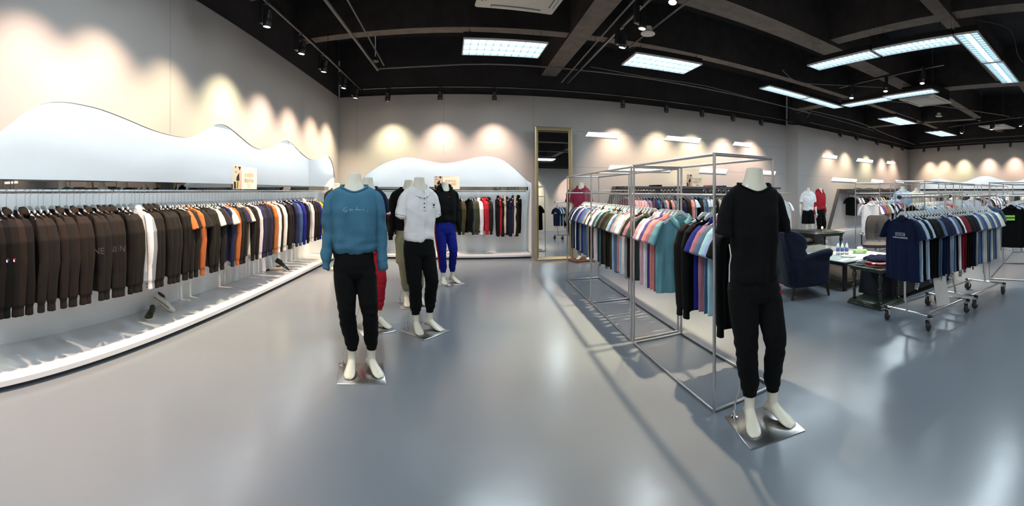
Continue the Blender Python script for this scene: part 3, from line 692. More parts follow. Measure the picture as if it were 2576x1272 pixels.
# ------------------------------------------------------------------ ceiling fixtures
def area(name, loc, sx, sy, watts, col, parent=None, rot=(0, 0, 0)):
    d = bpy.data.lights.new(name, 'AREA'); d.shape = 'RECTANGLE'; d.size = sx; d.size_y = sy; d.energy = watts; d.color = col
    o = bpy.data.objects.new(name, d); COL.objects.link(o); o.location = loc; o.rotation_euler = rot
    if parent: o.parent = parent
    return o
def troffer(cx, cy, lx, ly, rz, label, nx, ny, z=3.5, hot=False, watts=1., group='suspended louvre lights'):
    t = thing('louvre_light', label, 'ceiling light', (cx, cy, z), rz, group)
    hx, hy = lx/2, ly/2; fw = .014
    mb = MB(); mb.box((-hx, -hy, .012), (hx, hy, .09), bev=.004)
    obj('housing', mb, M['black'], t)
    mb = MB()
    for lo, hi in (((-hx, -hy, -.012), (hx, -hy+fw, .012)), ((-hx, hy-fw, -.012), (hx, hy, .012)), ((-hx, -hy+fw, -.012), (-hx+fw, hy-fw, .012)), ((hx-fw, -hy+fw, -.012), (hx, hy-fw, .012))): mb.box(lo, hi)
    obj('rim', mb.mesh('rim', False), M['panel_frame'], t)
    mb = MB(); mb.add([(-hx+fw, -hy+fw, .0115), (hx-fw, -hy+fw, .0115), (hx-fw, hy-fw, .0115), (-hx+fw, hy-fw, .0115)], [(0, 3, 2, 1)])
    obj('diffuser', mb.mesh('d', False), M['tube_e'], t)
    mb = MB(); long_x = lx > ly
    nt = 3 if min(lx, ly) > .5 else 1
    for i in range(nt):
        q = (-.5+(i+.5)/nt)*(ly if long_x else lx)*.92
        mb.tube([(-hx+.03, q, .004), (hx-.03, q, .004)] if long_x else [(q, -hy+.03, .004), (q, hy-.03, .004)], .008, 8)
    obj('fluorescent_tube', mb, M['tube_hot'], t)
    mb = MB(); th = .0035
    for i in range(1, nx): x = -hx+lx*i/nx; mb.box((x-th, -hy+fw, -.011), (x+th, hy-fw, .008))
    for i in range(1, ny): y = -hy+ly*i/ny; mb.box((-hx+fw, y-th, -.011), (hx-fw, y+th, .008))
    obj('louvre', mb.mesh('l', False), M['louvre'], t)
    for sx, sy in ((-1, -1), (1, -1), (1, 1), (-1, 1)):
        x, y = sx*(hx-.09), sy*(hy-.05)
        mb = MB(); mb.lathe([(.012, .09), (.012, .12), (.005, .125), (.005, .135)], 10, Matrix.Translation((x, y, 0)))
        mb.tube([(x, y, .13), (x, y, SLAB-z)], .0018, 5)
        obj('suspension_wire', mb, M['chrome'], t)
    area('panel_light', (0, 0, -.02), lx*.95, ly*.95, PANEL_W*lx*ly/.72*watts, COOL, t)
    return t
troffer(.60, 5.76, 1.17, .64, .035, 'wide louvre ceiling light nearest the left, above the mannequin group', 11, 3, watts=1.)
troffer(3.10, 5.72, 1.16, .62, -.03, 'wide louvre ceiling light next to the round speaker', 11, 3, watts=1.)
troffer(5.14, 3.72, .32, 1.20, 0, 'narrow louvre light, far half of the strip running away from the corner', 2, 14, hot=True)
troffer(5.14, 2.46, .32, 1.24, 0, 'narrow louvre light, near half of the strip running away from the corner', 2, 14, hot=True)
troffer(5.58, 1.64, 1.22, .33, -.02, 'bright narrow louvre light at the corner of the big angle of lights', 14, 3, hot=True, watts=1.1)
troffer(6.84, 1.60, 1.22, .33, -.02, 'bright narrow louvre light cut off by the right picture edge', 14, 3, hot=True, watts=1.1)
troffer(6.06, 5.84, 1.26, .30, .03, 'far narrow louvre light at the left end of the lower angle', 14, 2)
troffer(7.36, 5.88, 1.26, .30, .03, 'far narrow louvre light beside the bend of the lower angle', 14, 2)
troffer(7.86, 5.02, .32, 1.26, -.10, 'far narrow louvre light running back from the bend of the lower angle', 2, 14)
troffer(7.66, 3.78, .32, 1.22, -.10, 'far narrow louvre light ending beside the square air unit', 2, 14)
troffer(10.45, 5.56, 1.25, .62, -.03, 'far wide louvre ceiling light behind the square air unit', 11, 3)
troffer(13.4, 5.38, 1.25, .66, -.08, 'farthest wide louvre ceiling light', 11, 3)
for k_, (x, y) in enumerate(((-.6, 1.9), (1.2, -1.6), (4.5, -2.6), (9.5, -1.0), (12.5, .4), (-1.2, -2.8), (13.2, -2.4)), 1):
    troffer(x, y, 1.2, .6, 0, 'added unseen louvre ceiling light behind the viewer, %s along the room' % ordinal(k_), 11, 3, z=3.62, watts=1.3, group='added louvre lights behind the viewer')  # unseen panels added to brighten the room

HEAD = {}
def head_meshes():
    mb = MB(); mb.lathe([(.030, .12), (.038, .115), (.040, .03), (.046, .026), (.050, .02), (.050, -.045), (.046, -.055), (.041, -.055), (.041, -.048)], 20); HEAD['can'] = mb.mesh('can')
    mb = MB(); mb.lathe([(.0405, -.0475), (.038, -.052), (.012, -.054)], 18); HEAD['lamp'] = mb.mesh('lamp')
    mb = MB(); mb.box((-.03, .045, -.02), (.03, .105, .19), bev=.006); mb.box((-.02, -.012, .185), (.02, .10, .2095)); HEAD['gear'] = mb.mesh('gear', False)
    mb = MB(); mb.tube([(0, .075, -.02), (0, .03, -.03), (0, -.005, -.012)], .007, 6, .014); HEAD['bracket'] = mb.mesh('bracket')
head_meshes()
for me in HEAD.values(): me.materials.append(None)
spot_n = [0]
def track_head(x, y, z, aim, where, watts=1., size=62, blend=.75, light=True, group='black track spotlights'):
    k = spot_n[0]; spot_n[0] += 1
    d = (Vector(aim)-Vector((x, y, z))).normalized()
    t = thing('track_spotlight', where, 'spotlight', (x, y, z), 0, group)
    q = d.to_track_quat('-Z', 'Y'); e = q.to_euler()
    az = math.atan2(d.y, d.x)
    put('gear_box', HEAD['gear'], M['blackp'], t, (0, 0, .02), (0, 0, az-PI/2*-1+PI))
    put('bracket', HEAD['bracket'], M['panel_frame'], t, (0, 0, .02), (0, 0, az+PI/2+PI))
    put('lamp_can', HEAD['can'], M['blackp'], t, (0, 0, 0), e); put('lamp', HEAD['lamp'], M['lamp'], t, (0, 0, 0), e)
    if light:
        s = bpy.data.lights.new('spot', 'SPOT'); s.energy = SPOT_W*watts; s.color = WARM[(k*7) % 5]; s.spot_size = math.radians(size); s.spot_blend = blend; s.shadow_soft_size = .035
        so = bpy.data.objects.new('spot', s); COL.objects.link(so); so.parent = t; so.location = d*.065; so.rotation_euler = e
def track(name_label, a, b, z=3.53, hang=True):
    t = thing('lighting_track', name_label, 'lighting track', (0, 0, 0))
    a, b = Vector((*a, z)), Vector((*b, z)); d = (b-a).normalized(); n = Vector((-d.y, d.x, 0))
    mb = MB(); mb.add([a+n*s*.018+Vector((0, 0, u)) for u in (0, .035) for s in (-1, 1)]+[b+n*s*.018+Vector((0, 0, u)) for u in (0, .035) for s in (-1, 1)], [(0, 1, 3, 2), (4, 6, 7, 5), (0, 4, 5, 1), (2, 3, 7, 6), (0, 2, 6, 4), (1, 5, 7, 3)])
    obj('bar', mb.mesh('bar', False), M['black'], t)
    mb = MB(); mb.tube([a+n*.006-Vector((0, 0, .001)), b+n*.006-Vector((0, 0, .001))], .003, 4); obj('conductor', mb, M['steel'], t)
    if hang:
        k = max(1, int((b-a).length/1.6))
        for i in range(k+1):
            p = a+(b-a)*(.03+.94*i/k); mb = MB(); mb.tube([p+Vector((0, 0, .03)), Vector((p.x, p.y, SLAB))], .004, 6); obj('drop_rod', mb, M['black'], t)
LY = [-3.2, -1.8, -.6, .45, 1.45, 2.10, 3.0, 3.96, 4.94, 5.81, 6.84, 7.63]
track('black track above the left wall clothes', (-2.1, -4.5), (-2.05, 8.05))
for i, y in enumerate(LY):
    track_head(-2.10+.01*i*.5, y, 3.32, (-2.66, y+(.10 if i % 2 else -.07), -.1+.5*(i % 2)), 'black spotlight on the left track, %s from the back corner' % ordinal(len(LY)-i), watts=1.05 if y > 3.5 else .78, size=90 if i % 3 else 84, blend=1.)
BX = [-1.49, -.43, .66, 3.45, 4.56, 5.58, 6.58, 7.6]
track('black track along the back wall', (-2.0, 8.02), (8.9, 8.30))
for i, x in enumerate(BX):
    y = 8.02+.0257*(x+2)
    track_head(x, y, 3.32, (x+.1, y+.62, .3), 'black spotlight on the back wall track, %s from the left corner' % ordinal(i+1), size=90, blend=1., watts=.7)
track('black track above the right stretch of back wall', (9.3, 7.95), (17.2, 8.46))
for i, x in enumerate([11.0, 12.1, 13.7, 15.1, 16.2]):
    y = 8.03+.065*(x-11); track_head(x, y, 3.32, (x, y+.6, .3), 'black spotlight above the right stretch of back wall, %s from the pier' % ordinal(i+1), size=90, blend=1., watts=.7)
track('black track along the far right wall', (17.30, 8.4), (15.66, 0.0))
for i, (x, y) in enumerate([(17.2, 7.8), (17.05, 7.0), (16.85, 5.95), (16.6, 4.7), (16.35, 3.5), (16.1, 2.4)]):
    track_head(x, y, 3.32, (x+.62, y-.12, .4), 'black spotlight along the far right wall, %s from the corner' % ordinal(i+1), size=88, blend=1., watts=.75)
track('black track between the two wide louvre lights', (2.045, 2.6), (2.12, 7.9), z=3.62)
for i, (x, y, ax, ay) in enumerate([(2.05, 3.55, 1.5, 2.9), (2.06, 4.28, 1.7, 4.3), (2.09, 4.95, 1.6, 5.4)]):
    track_head(x, y, 3.41, (ax, ay, 0), 'lit spotlight on the middle track, %s from the viewer' % ordinal(i+1), size=58, blend=.9, watts=2.0)
track('short black track inside the lower angle of lights', (7.0, 5.15), (6.6, 2.6), z=3.66)
for i, (x, y) in enumerate([(6.98, 4.82), (6.86, 3.93), (6.66, 3.05)]):
    track_head(x, y, 3.45, (x-.5, y-.5, 0), 'lit spotlight on the short track, %s from its far end' % ordinal(i+1), size=60, blend=.9, watts=1.5)
track('thin far track with three lit lamps', (12.9, 4.95), (11.4, 1.5), z=3.62)
for i, (x, y) in enumerate([(12.64, 4.35), (12.14, 3.2), (11.70, 2.2)]):
    track_head(x, y, 3.41, (x, y-.2, 0), 'lit spotlight on the thin far track, %s from the left' % ordinal(i+1), size=62, blend=.9, watts=1.8)
track('black track in front of the wall behind the viewer', (-1, -4.9), (13, -4.9))
# rear lights that warm the wall seen in the mirror
for i, x in enumerate([.5, 2.5, 4.6, 6.8, 9., 11.5]): track_head(x, -4.9, 3.32, (x, -5.6, 1.9), 'spotlight washing the wall behind the viewer, %s along' % ordinal(i+1), size=78, blend=.8, watts=1.4, group='spotlights behind the viewer')

def cassette(cx, cy, rz, label, z=3.62):
    t = thing('ceiling_air_unit', label, 'air conditioner', (cx, cy, z), rz)
    mb = MB(); mb.box((-.48, -.48, 0), (.48, .48, .035), bev=.012); obj('face_panel', mb, M['ac'], t)
    mb = MB()
    for a in range(4):
        R = Matrix.Rotation(a*PI/2, 4, 'Z'); mb.box((-.30, -.43, -.004), (.30, -.375, .004), M=R)
        R2 = R
    obj('air_slot', mb.mesh('s', False), M['acdark'], t)
    mb = MB()
    for a in range(4): mb.box((-.29, -.415, -.012), (.29, -.385, -.006), M=Matrix.Rotation(a*PI/2, 4, 'Z'))
    obj('louvre_flap', mb.mesh('s', False), M['ac'], t)
    mb = MB(); mb.box((-.27, -.27, -.008), (.27, .27, .0), bev=.004)
    obj('intake_grille', mb, M['ac'], t)
    mb = MB().box((-.42, -.42, .035), (.42, .42, .30)); obj('housing', mb.mesh('h', False), M['black'], t)
    for sx in (-1, 1):
        for sy in (-1, 1):
            mb = MB(); mb.tube([(sx*.4, sy*.4, .3), (sx*.4, sy*.4, SLAB-z)], .005, 6); obj('hanging_rod', mb, M['steel'], t)
cassette(.68, 4.34, .1, 'square cream air unit cut off by the top of the picture'); cassette(8.86, 3.95, -.1, 'square cream air unit beside the lower angle of lights', 3.6); cassette(13.3, 3.3, -.2, 'farthest square cream air unit above the far racks', 3.6)
def speaker(p, label):
    t = thing('ceiling_speaker', label, 'speaker', p, 0)
    mb = MB(); mb.lathe([(.095, 0), (.10, .006), (.095, .02), (.06, .05), (.055, .10), (.02, .11)], 24); obj('shell', mb, M['panel_frame'], t)
    mb = MB(); mb.lathe([(.08, -.004), (.08, 0.002)], 24); obj('grille', mb, M['ac'], t)
    mb = MB(); mb.tube([(0, 0, .1), (0, 0, SLAB-p[2])], .005, 6); obj('drop_rod', mb, M['black'], t)
speaker((2.47, 4.96, 3.60), 'round white ceiling speaker between the middle track and the wide light'); speaker((10.9, 4.45, 3.62), 'small round white ceiling speaker above the far racks')
# pipes, conduits, cable loops
def pipe(label, pts, r, m='beam', name='conduit', n=8):
    o = obj(name, MB().tube(smoothpts(pts, 3) if len(pts) > 2 else pts, r, n), M[m]); tag(o, label, 'pipe'); return o
M['pipe'] = mat('grey_conduit', (.16, .15, .145), .5)
pipe('thick grey conduit beside the left track', [(-1.62, -2, 3.72), (-1.60, 3, 3.72), (-1.55, 7.35, 3.70)], .022, 'pipe')
pipe('thinner grey conduit beside the left track', [(-1.38, -2, 3.80), (-1.36, 3, 3.80), (-1.42, 7.30, 3.76)], .012, 'pipe')
pipe('grey conduit running right along the back wall from the left corner', [(-1.55, 7.35, 3.72), (-.6, 7.32, 3.72), (.5, 7.30, 3.75), (2.2, 7.32, 3.74), (4.2, 7.38, 3.74), (6.8, 7.42, 3.70), (8.9, 7.6, 3.70)], .014, 'pipe')
pipe('cable that follows the back wall conduit', [(2.4, 7.25, 3.80), (3.6, 7.28, 3.74), (5., 7.30, 3.76), (6.6, 7.32, 3.68), (8.2, 7.5, 3.70), (10., 7.5, 3.66), (12.4, 7.6, 3.62)], .008, 'pipe', 'cable')
pipe('long grey conduit running to the viewer beside the middle track', [(2.72, 1.2, 3.86), (2.74, 6.2, 3.86)], .014, 'pipe')
pipe('bare diagonal rod beside the middle track', [(2.0, 7.9, 3.64), (1.96, 2.0, 3.74)], .012, 'pipe')
pipe('drooping cable near the short track', [(5.4, 5.3, 3.72), (5.9, 5.35, 3.60), (6.7, 5.1, 3.66), (7.4, 4.3, 3.64)], .008, 'pipe', 'cable')
pipe('conduit crossing above the far lights', [(8.0, 5.9, 3.72), (9.6, 4.6, 3.76), (12., 2.6, 3.72)], .014, 'pipe')
pipe('cable run above the far right corner', [(8.2, 7.0, 3.60), (10.5, 6.9, 3.56), (13., 7.4, 3.55), (16.2, 7.8, 3.52)], .012, 'pipe', 'cable')
pipe('cable above the far right wall', [(17., 7.9, 3.66), (16.4, 5., 3.68), (15.8, 2.2, 3.66)], .012, 'pipe', 'cable')
pipe('black cable looping over the corner of bright lights', [(5.0, 1.5, 3.66), (5.6, 1.2, 3.74), (6.4, 1.25, 3.66), (7.2, 1.3, 3.78)], .007, 'black', 'cable')
pipe('black cable crossing above the narrow strip lights', [(5.35, 4.4, 3.62), (5.45, 3.2, 3.70), (5.4, 2.0, 3.66)], .007, 'black', 'cable')
pipe('looping cable at the pier', [(8.4, 7.7, 3.64), (8.7, 7.5, 3.74), (8.95, 7.6, 3.78), (9.0, 7.8, 3.62)], .007, 'pipe', 'cable')
def camera_drop():
    t = thing('ceiling_camera', 'small camera hanging from a thin rod near the left corner', 'security camera', (-1.42, 6.55, 3.62))
    mb = MB(); mb.tube([(0, 0, .05), (0, 0, SLAB-3.62)], .009, 8); mb.lathe([(.05, SLAB-3.64), (.05, SLAB-3.62)], 16); obj('drop_rod', mb, M['panel_frame'], t)
    mb = MB(); mb.box((-.04, -.07, -.03), (.05, .06, .04), bev=.01); obj('body', mb, M['blackp'], t)
    mb = MB(); mb.lathe([(.028, -.09), (.028, -.06)], 14, Matrix.Rotation(PI/2, 4, 'X') @ Matrix.Translation((0, 0, .15))); obj('lens', mb, M['chrome'], t)
camera_drop()
# tall leaning mirror
def floor_mirror():
    t = thing('floor_mirror', 'tall gold-framed mirror standing against the back wall', 'mirror', (1.93, 8.26, 0), .025)
    hw, H, fw, fd = .405, 2.80, .072, .05; M4 = Matrix.Rotation(-.028, 4, 'X')
    mb = MB()
    prof = [(0, 0), (0, -fd), (fw*.35, -fd*1.15), (fw, -fd*.45), (fw, 0)]
    rings = []
    for cx, cz, ox, oz in ((-hw, 0, 1, 1), (hw, 0, -1, 1), (hw, H, -1, -1), (-hw, H, 1, -1), (-hw, 0, 1, 1)):
        rings.append([(cx+ox*u, v, cz+oz*u) for u, v in prof])
    mb.loft(rings, cap=False, closed=True); mb.v = [tuple(M4 @ Vector(p)) for p in mb.v]; obj('frame', mb.mesh('frame', True, 20), M['gold'], t)
    mb = MB(); mb.box((-hw+fw*.9, -.012, fw*.9), (hw-fw*.9, -.006, H-fw*.9), M=M4); obj('mirror_glass', mb.mesh('g', False), M['mirror'], t)
floor_mirror()

# ------------------------------------------------------------------ the hanging rows
M['print_grey'] = mat('grey_chest_print', (.055, .05, .045), .8)
def row_left():
    seq = [(-22, 'sweat', 'charcoal'), (0, 'sweat', 'black'), (22, 'sweat', 'jet'), (42, 'hoodie', 'black'), (62, 'sweat', 'brown'), (88, 'hoodie', 'black'), (112, 'sweat', 'charcoal'), (125, 'sweat', 'brown'), (146, 'sweat', 'charcoal'), (160, 'sweat', 'brown'), (183, 'hoodie', 'charcoal'), (203, 'sweat', 'brown'), (222, 'hoodie', 'brown'), (240, 'sweat', 'brown'), (256, 'hoodie', 'charcoal'), (272, 'sweat', 'charcoal'), (290, 'hoodie', 'charcoal'), (306, 'hoodie', 'brown'), (322, 'hoodie', 'charcoal'), (338, 'sweat', 'black'), (356, 'sweat', 'charcoal'), (370, 'sweat', 'charcoal'),
           (388, 'hoodie', 'white'), (396, 'sweat', 'grey'), (408, 'hoodie', 'charcoal'), (420, 'hoodie', 'charcoal'), (432, 'hoodie', 'charcoal'), (442, 'sweat', 'black'), (452, 'sweat', 'charcoal'), (463, 'sweat', 'charcoal'), (473, 'sweat', 'charcoal'), (481, 'sweat', 'black'), (489, 'sweat', 'charcoal'), (495, 'tee', 'orange'), (504, 'sweat', 'charcoal'), (511, 'tee', 'charcoal'), (519, 'sweat', 'orange'), (528, 'tee', 'charcoal'), (536, 'tee', 'charcoal'), (545, 'sweat', 'charcoal'), (551, 'sweat', 'charcoal'),
           (558, 'sweat', 'charcoal'), (565, 'tee', 'cream'), (572, 'sweat', 'charcoal'), (580, 'tee', 'brown'), (587, 'tee', 'navy'), (594, 'sweat', 'navy'), (602, 'tee', 'cream'), (609, 'sweat', 'orange'), (617, 'sweat', 'brown'), (624, 'sweat', 'black'), (632, 'tee', 'navy'), (637, 'tee', 'orange'), (643, 'tee', 'cream'), (649, 'sweat', 'charcoal'), (655, 'sweat', 'brown'), (664, 'sweat', 'palepink'), (671, 'sweat', 'navy'), (677, 'sweat', 'navy'), (683, 'sweat', 'brown'), (690, 'sweat', 'navy'), (696, 'sweat', 'black'), (704, 'sweat', 'rust'), (711, 'sweat', 'white'), (716, 'sweat', 'brown'), (722, 'sweat', 'cream'), (728, 'sweat', 'white'), (736, 'sweat', 'charcoal'), (744, 'jacket', 'black'),
           (756, 'jacket', 'navy'), (766, 'jacket', 'blue'), (776, 'jacket', 'royal'), (784, 'sweat', 'charcoal'), (794, 'hoodie', 'white'), (803, 'sweat', 'charcoal'), (808, 'sweat', 'charcoal'), (814, 'sweat', 'royal'), (820, 'sweat', 'yellow'), (825, 'sweat', 'charcoal')]
    n = len(seq)
    for i, (px, kind, c) in enumerate(seq):
        y = -2.60/math.tan((px-XB)/RR)
        w = 'on the left wall rail, %s from the back corner' % ordinal(n-i)
        g = hang_one(kind, c, (-2.91, y, 1.446), RGD.uniform(-.14, .24), w, 'clothes along the left wall rail', tagged=(i % 3 != 1), tilt=RGD.uniform(-.02, .02))
        if px in (256, 290, 322): 
            me = text_mesh({256: 'NE', 290: 'NI', 322: 'NEN'}[px], .075); put_text(g, me, M['print_grey'], (.262, -.052, -.50), (PI/2, 0, .62))
        if px in (22, 42):
            o = put('cube_badge', badge_mesh(), [FAB['white'], FAB['red'], FAB['royal']], g, (.275, -.02, -.50), (0, 0, PI/2+.2))
def badge_mesh():
    mb = MB(); a = .016
    P = [(a*math.cos(math.radians(60*k+30)), a*math.sin(math.radians(60*k+30))) for k in range(6)]
    me = bpy.data.meshes.get('cube_badge')
    if me: return me
    vs = [(0, 0, 0)]+[(x, 0, z) for x, z in P]; 
    me = bpy.data.meshes.new('cube_badge'); me.from_pydata(vs, [], [(0, 1, 2, 3), (0, 3, 4, 5), (0, 5, 6, 1)]); 
    for _ in range(3): me.materials.append(None)
    for k, p in enumerate(me.polygons): p.material_index = (1, 0, 2)[k]
    return me
def put_text(g, me, m, loc, rot=(PI/2, 0, 0), name='printed_lettering'):
    if not len(me.materials): me.materials.append(None)
    return put(name, me, m, g, loc, rot)
row_left()

def run(P0, P1, seq, z, rz, where, group, first=1, jitter=.05, tags=True, scale=1., drop=0., hanger=True):
    n = len(seq)
    for i, (kind, c) in enumerate(seq):
        t = i/(max(1, n-1)); p = P0+(P1-P0)*t
        w = where % ordinal(i+first)
        hang_one(kind, c, (p.x, p.y, z), rz+RGD.uniform(-jitter, jitter), w, group, tagged=tags and (i % 2 == 0), scale=scale, drop=drop, hanger=hanger)
def S(kind, s): return [(kind, c) for c in s.split()]
# central rack: far frame, then near frame; rail axis X = 1.80+.038*(Y-2.14)
def RX(y): return 1.815+.038*(y-2.14)
far = 'black denim black white darkblue darkblue blue greige royal blue steel denim greige brown white brown palepink palepink'.split()
mid = 'green teal black olive black charcoal olive lightblue denim coral lightblue white grey brown mauve green'.split()
near = 'pink white purple coral mauve'.split()
seqc = [('tee' if i % 4 != 3 else 'polo', c) for i, c in enumerate(far)]+[('polo' if i % 2 else 'tee', c) for i, c in enumerate(mid)]
run(Vector((RX(6.22), 6.22, 0)), Vector((RX(3.62), 3.62, 0)), seqc, 1.426, 0, 'on the far tube rack, %s from its far end', 'shirts on the far tube rack', jitter=.06, drop=.03)
run(Vector((RX(3.44), 3.44, 0)), Vector((RX(3.14), 3.14, 0)), [('polo', c) for c in near], 1.426, 0, 'behind the light teal polo, %s from the post', 'shirts on the near tube rack', tags=False, drop=.03)
hang_one('polo', 'lteal', (RX(3.07), 3.07, 1.426), -.12, 'facing out in the middle of the near tube rack', 'shirts on the near tube rack', tagged=False, drop=.03)
seqn = [('jacket', 'black'), ('jacket', 'jet'), ('polo', 'royal'), ('polo', 'mauve'), ('polo', 'denim'), ('polo', 'aqua'), ('polo', 'sky'), ('tee', 'jet'), ('jacket', 'jet')]
for i, (y, (k, c)) in enumerate(zip((2.74, 2.64, 2.52, 2.45, 2.385, 2.325, 2.275, 2.22, 2.17), seqn)):
    hang_one(k, c, (RX(y)+.045, y, 1.426), RGD.uniform(-.05, .05), 'on the near tube rack, %s before the teal polo' % ordinal(i+1), 'shirts on the near tube rack', tagged=False, drop=.03)

# back wall recess: jackets, then trousers
def hb(px, n=-.25): return PB(bs(px), n, 0)
jk = [(1150, 'jacket', 'jet'), (1160, 'jacket', 'olive'), (1182, 'jacket', 'jet'), (1187, 'jacket', 'green'), (1193, 'jacket', 'olive'), (1199, 'hoodie', 'white'), (1212, 'hoodie', 'red'), (1217, 'hoodie', 'crimson'), (1226, 'hoodie', 'charcoal')]
for i, (px, k, c) in enumerate(jk):
    p = hb(px); hang_one(k, c, (p.x, p.y, 1.446), -PI/2+.35+RGD.uniform(-.15, .15), 'in the back wall recess, %s from the left' % ordinal(i+1), 'jackets in the back wall recess', tagged=False)
pn = [(1256, 'black'), (1262, 'red'), (1268, 'black'), (1273, 'beige'), (1279, 'black'), (1288, 'darkblue'), (1294, 'navy'), (1299, 'beige'), (1304, 'charcoal'), (1309, 'jet')]
for i, (px, c) in enumerate(pn):
    p = hb(px); hang_one('pants', c, (p.x, p.y, 1.446-(i % 3)*.035), -PI/2+RGD.uniform(-.12, .16), 'in the back wall recess, %s from the left' % ordinal(i+1), 'joggers in the back wall recess', tagged=False, scale=.86+.06*(i == 0))
jk2 = [(925, 'black'), (940, 'charcoal'), (956, 'black'), (972, 'brown'), (988, 'jet'), (1004, 'navy')]
for i, (px, c) in enumerate(jk2):
    p = hb(px); hang_one('jacket', c, (p.x, p.y, 1.446), -PI/2+.3, 'left in the back recess, %s from the corner' % ordinal(i+1), 'jackets at the left end of the recess', tagged=False)

# ------------------------------------------------------------------ slanted display bays on the back wall
def bay(P, s_tl, s_bl, s_tr, s_br, ztop, label, depth=.50):
    t = thing('display_bay', label, 'display stand', (0, 0, 0)); n0, n1 = .004, depth; pd = .11
    def prism(quad, na, nb_, m, name):      # quad of (s,z)
        vs = [P(s, na, z) for s, z in quad]+[P(s, nb_, z) for s, z in quad]
        return obj(name, MB().add(vs, [(0, 1, 2, 3), (7, 6, 5, 4), (0, 4, 5, 1), (1, 5, 6, 2), (2, 6, 7, 3), (3, 7, 4, 0)]).mesh(name, False), m, t)
    w = .07
    prism([(s_bl, .10), (s_bl+w, .10), (s_tl+w, ztop-.002), (s_tl, ztop-.002)], n0, pd, M['bayside'], 'slanted_post')
    prism([(s_br-w, .10), (s_br, .10), (s_tr, ztop-.002), (s_tr-w, ztop-.002)], n0, pd, M['bayside'], 'slanted_post')
    prism([(s_tl+w+.002, ztop-.055), (s_tr-w-.002, ztop-.055), (s_tr-w-.002, ztop), (s_tl+w+.002, ztop)], n0, n1, M['bayside'], 'top_shelf')
    prism([(s_bl-.06, .0), (s_br+.06, .0), (s_br+.06, .098), (s_bl-.06, .098)], n0, n1+.10, M['platform'], 'low_platform')
    obj('rail', MB().tube([P(s_tl+w, depth*.62, ztop-.10), P(s_tr-w, depth*.62, ztop-.10)], .010, 10), M['chrome'], t)
    return t
M['bayside'] = mat('grey_metal_panel', (.10, .10, .105), .4, .5)
bay(PB, bs(1540), bs(1494), bs(1938), bs(1962), 1.555, 'grey slanted-sided display bay on the back wall behind the central tube rack')
bay(PP, ps(2106), ps(2079), ps(2272), ps(2279), 1.52, 'grey slanted-sided display bay on the right stretch of back wall')
n1 = [('jacket', 'mauve'), ('jacket', 'mauve'), ('polo', 'pink'), ('polo', 'coral'), ('polo', 'pink'), ('polo', 'pink'), ('jacket', 'denim'), ('jacket', 'mauve'), ('polo', 'navy'), ('polo', 'navy'), ('jacket', 'blue'), ('jacket', 'charcoal'), ('jacket', 'steel'), ('jacket', 'coral'), ('jacket', 'brown'), ('jacket', 'coral'), ('jacket', 'denim')]
run(PB(bs(1560), .31, 0), PB(bs(1668), .31, 0), n1, 1.45, -PI/2+.12, 'in the back wall slanted bay, %s from its left', 'shirts in the slanted back wall bay', tags=False)
n1b = [('jacket', 'navy'), ('jacket', 'brown'), ('jacket', 'coral'), ('polo', 'lightblue'), ('jacket', 'charcoal'), ('jacket', 'steel'), ('polo', 'lightblue'), ('polo', 'white'), ('jacket', 'jet'), ('polo', 'greige'), ('polo', 'beige'), ('polo', 'grey'), ('jacket', 'olive'), ('polo', 'grey'), ('polo', 'palepink'), ('jacket', 'navy'), ('polo', 'red'), ('polo', 'lightgrey')]
run(PB(bs(1690), .31, 0), PB(bs(1850), .31, 0), n1b, 1.45, -PI/2+.12, 'in the back wall slanted bay, %s past the gap', 'shirts in the slanted back wall bay', tags=False)
n2 = [('polo', 'jet'), ('tee', 'palepink'), ('tee', 'white'), ('tee', 'brown'), ('tee', 'charcoal'), ('tee', 'mauve'), ('tee', 'brown'), ('tee', 'white'), ('tee', 'grey'), ('tee', 'palepink'), ('tee', 'yellow'), ('tee', 'jet'), ('tee', 'brown'), ('tee', 'palepink'), ('tee', 'white'), ('tee', 'royal'), ('tee', 'orange'), ('tee', 'coral'), ('tee', 'white'), ('tee', 'brown'), ('tee', 'coral'), ('tee', 'yellow'), ('tee', 'white')]
run(PP(ps(2123), .31, 0), PP(ps(2262), .31, 0), n2, 1.40, -PI/2+.12, 'in the right slanted bay, %s from its left', 'shirts in the right slanted bay', tags=False, drop=0.)
# folded clothes on the bays' tops
def folded(name, loc, rz, layers, w, d, label, group, wav=.0, cat='folded shirt'):
    t = thing(name, label, cat, loc, rz, group); z = 0
    for i, c in enumerate(layers):
        h = .018; mb = MB(); k = RGD.uniform(-.01, .01)
        mb.loft([[(x+k, y, z+h*q+.004*math.sin(x*18+i)) for x, y in superell(w/2-e, d/2-e, 24, .6)] for q, e in ((.05, .012), (.3, 0), (.8, 0), (1, .015))])
        obj('fold', mb, FAB[c], t); z += h+.001
for i, (px, ls, tx) in enumerate([(1706, ('lightblue', 'white'), 'light blue folded shirt with white edge'), (1738, ('white', 'navy'), 'folded striped shirt below the cream sign'), (1770, ('mauve', 'burgundy'), 'mauve folded shirt'), (1802, ('navy', 'purple'), 'navy folded shirt near the post'), (1640, ('charcoal', 'brown'), 'dark folded shirt, leftmost')]):
    p = PB(bs(px), .18, 1.556); folded('folded_shirt', p, .03, ls, .30, .26, tx+' on top of the slanted back wall bay', 'folded shirts on the slanted bay')
o = obj('wavy_ornament', MB().tube([PP(ps(2140)+(ps(2262)-ps(2140))*k/40, .17, 1.535+.018*math.sin(k*.75)) for k in range(41)], .014, 8, .02), M['black']); tag(o, 'long black wavy ornament lying on top of the right slanted bay', 'ornament')

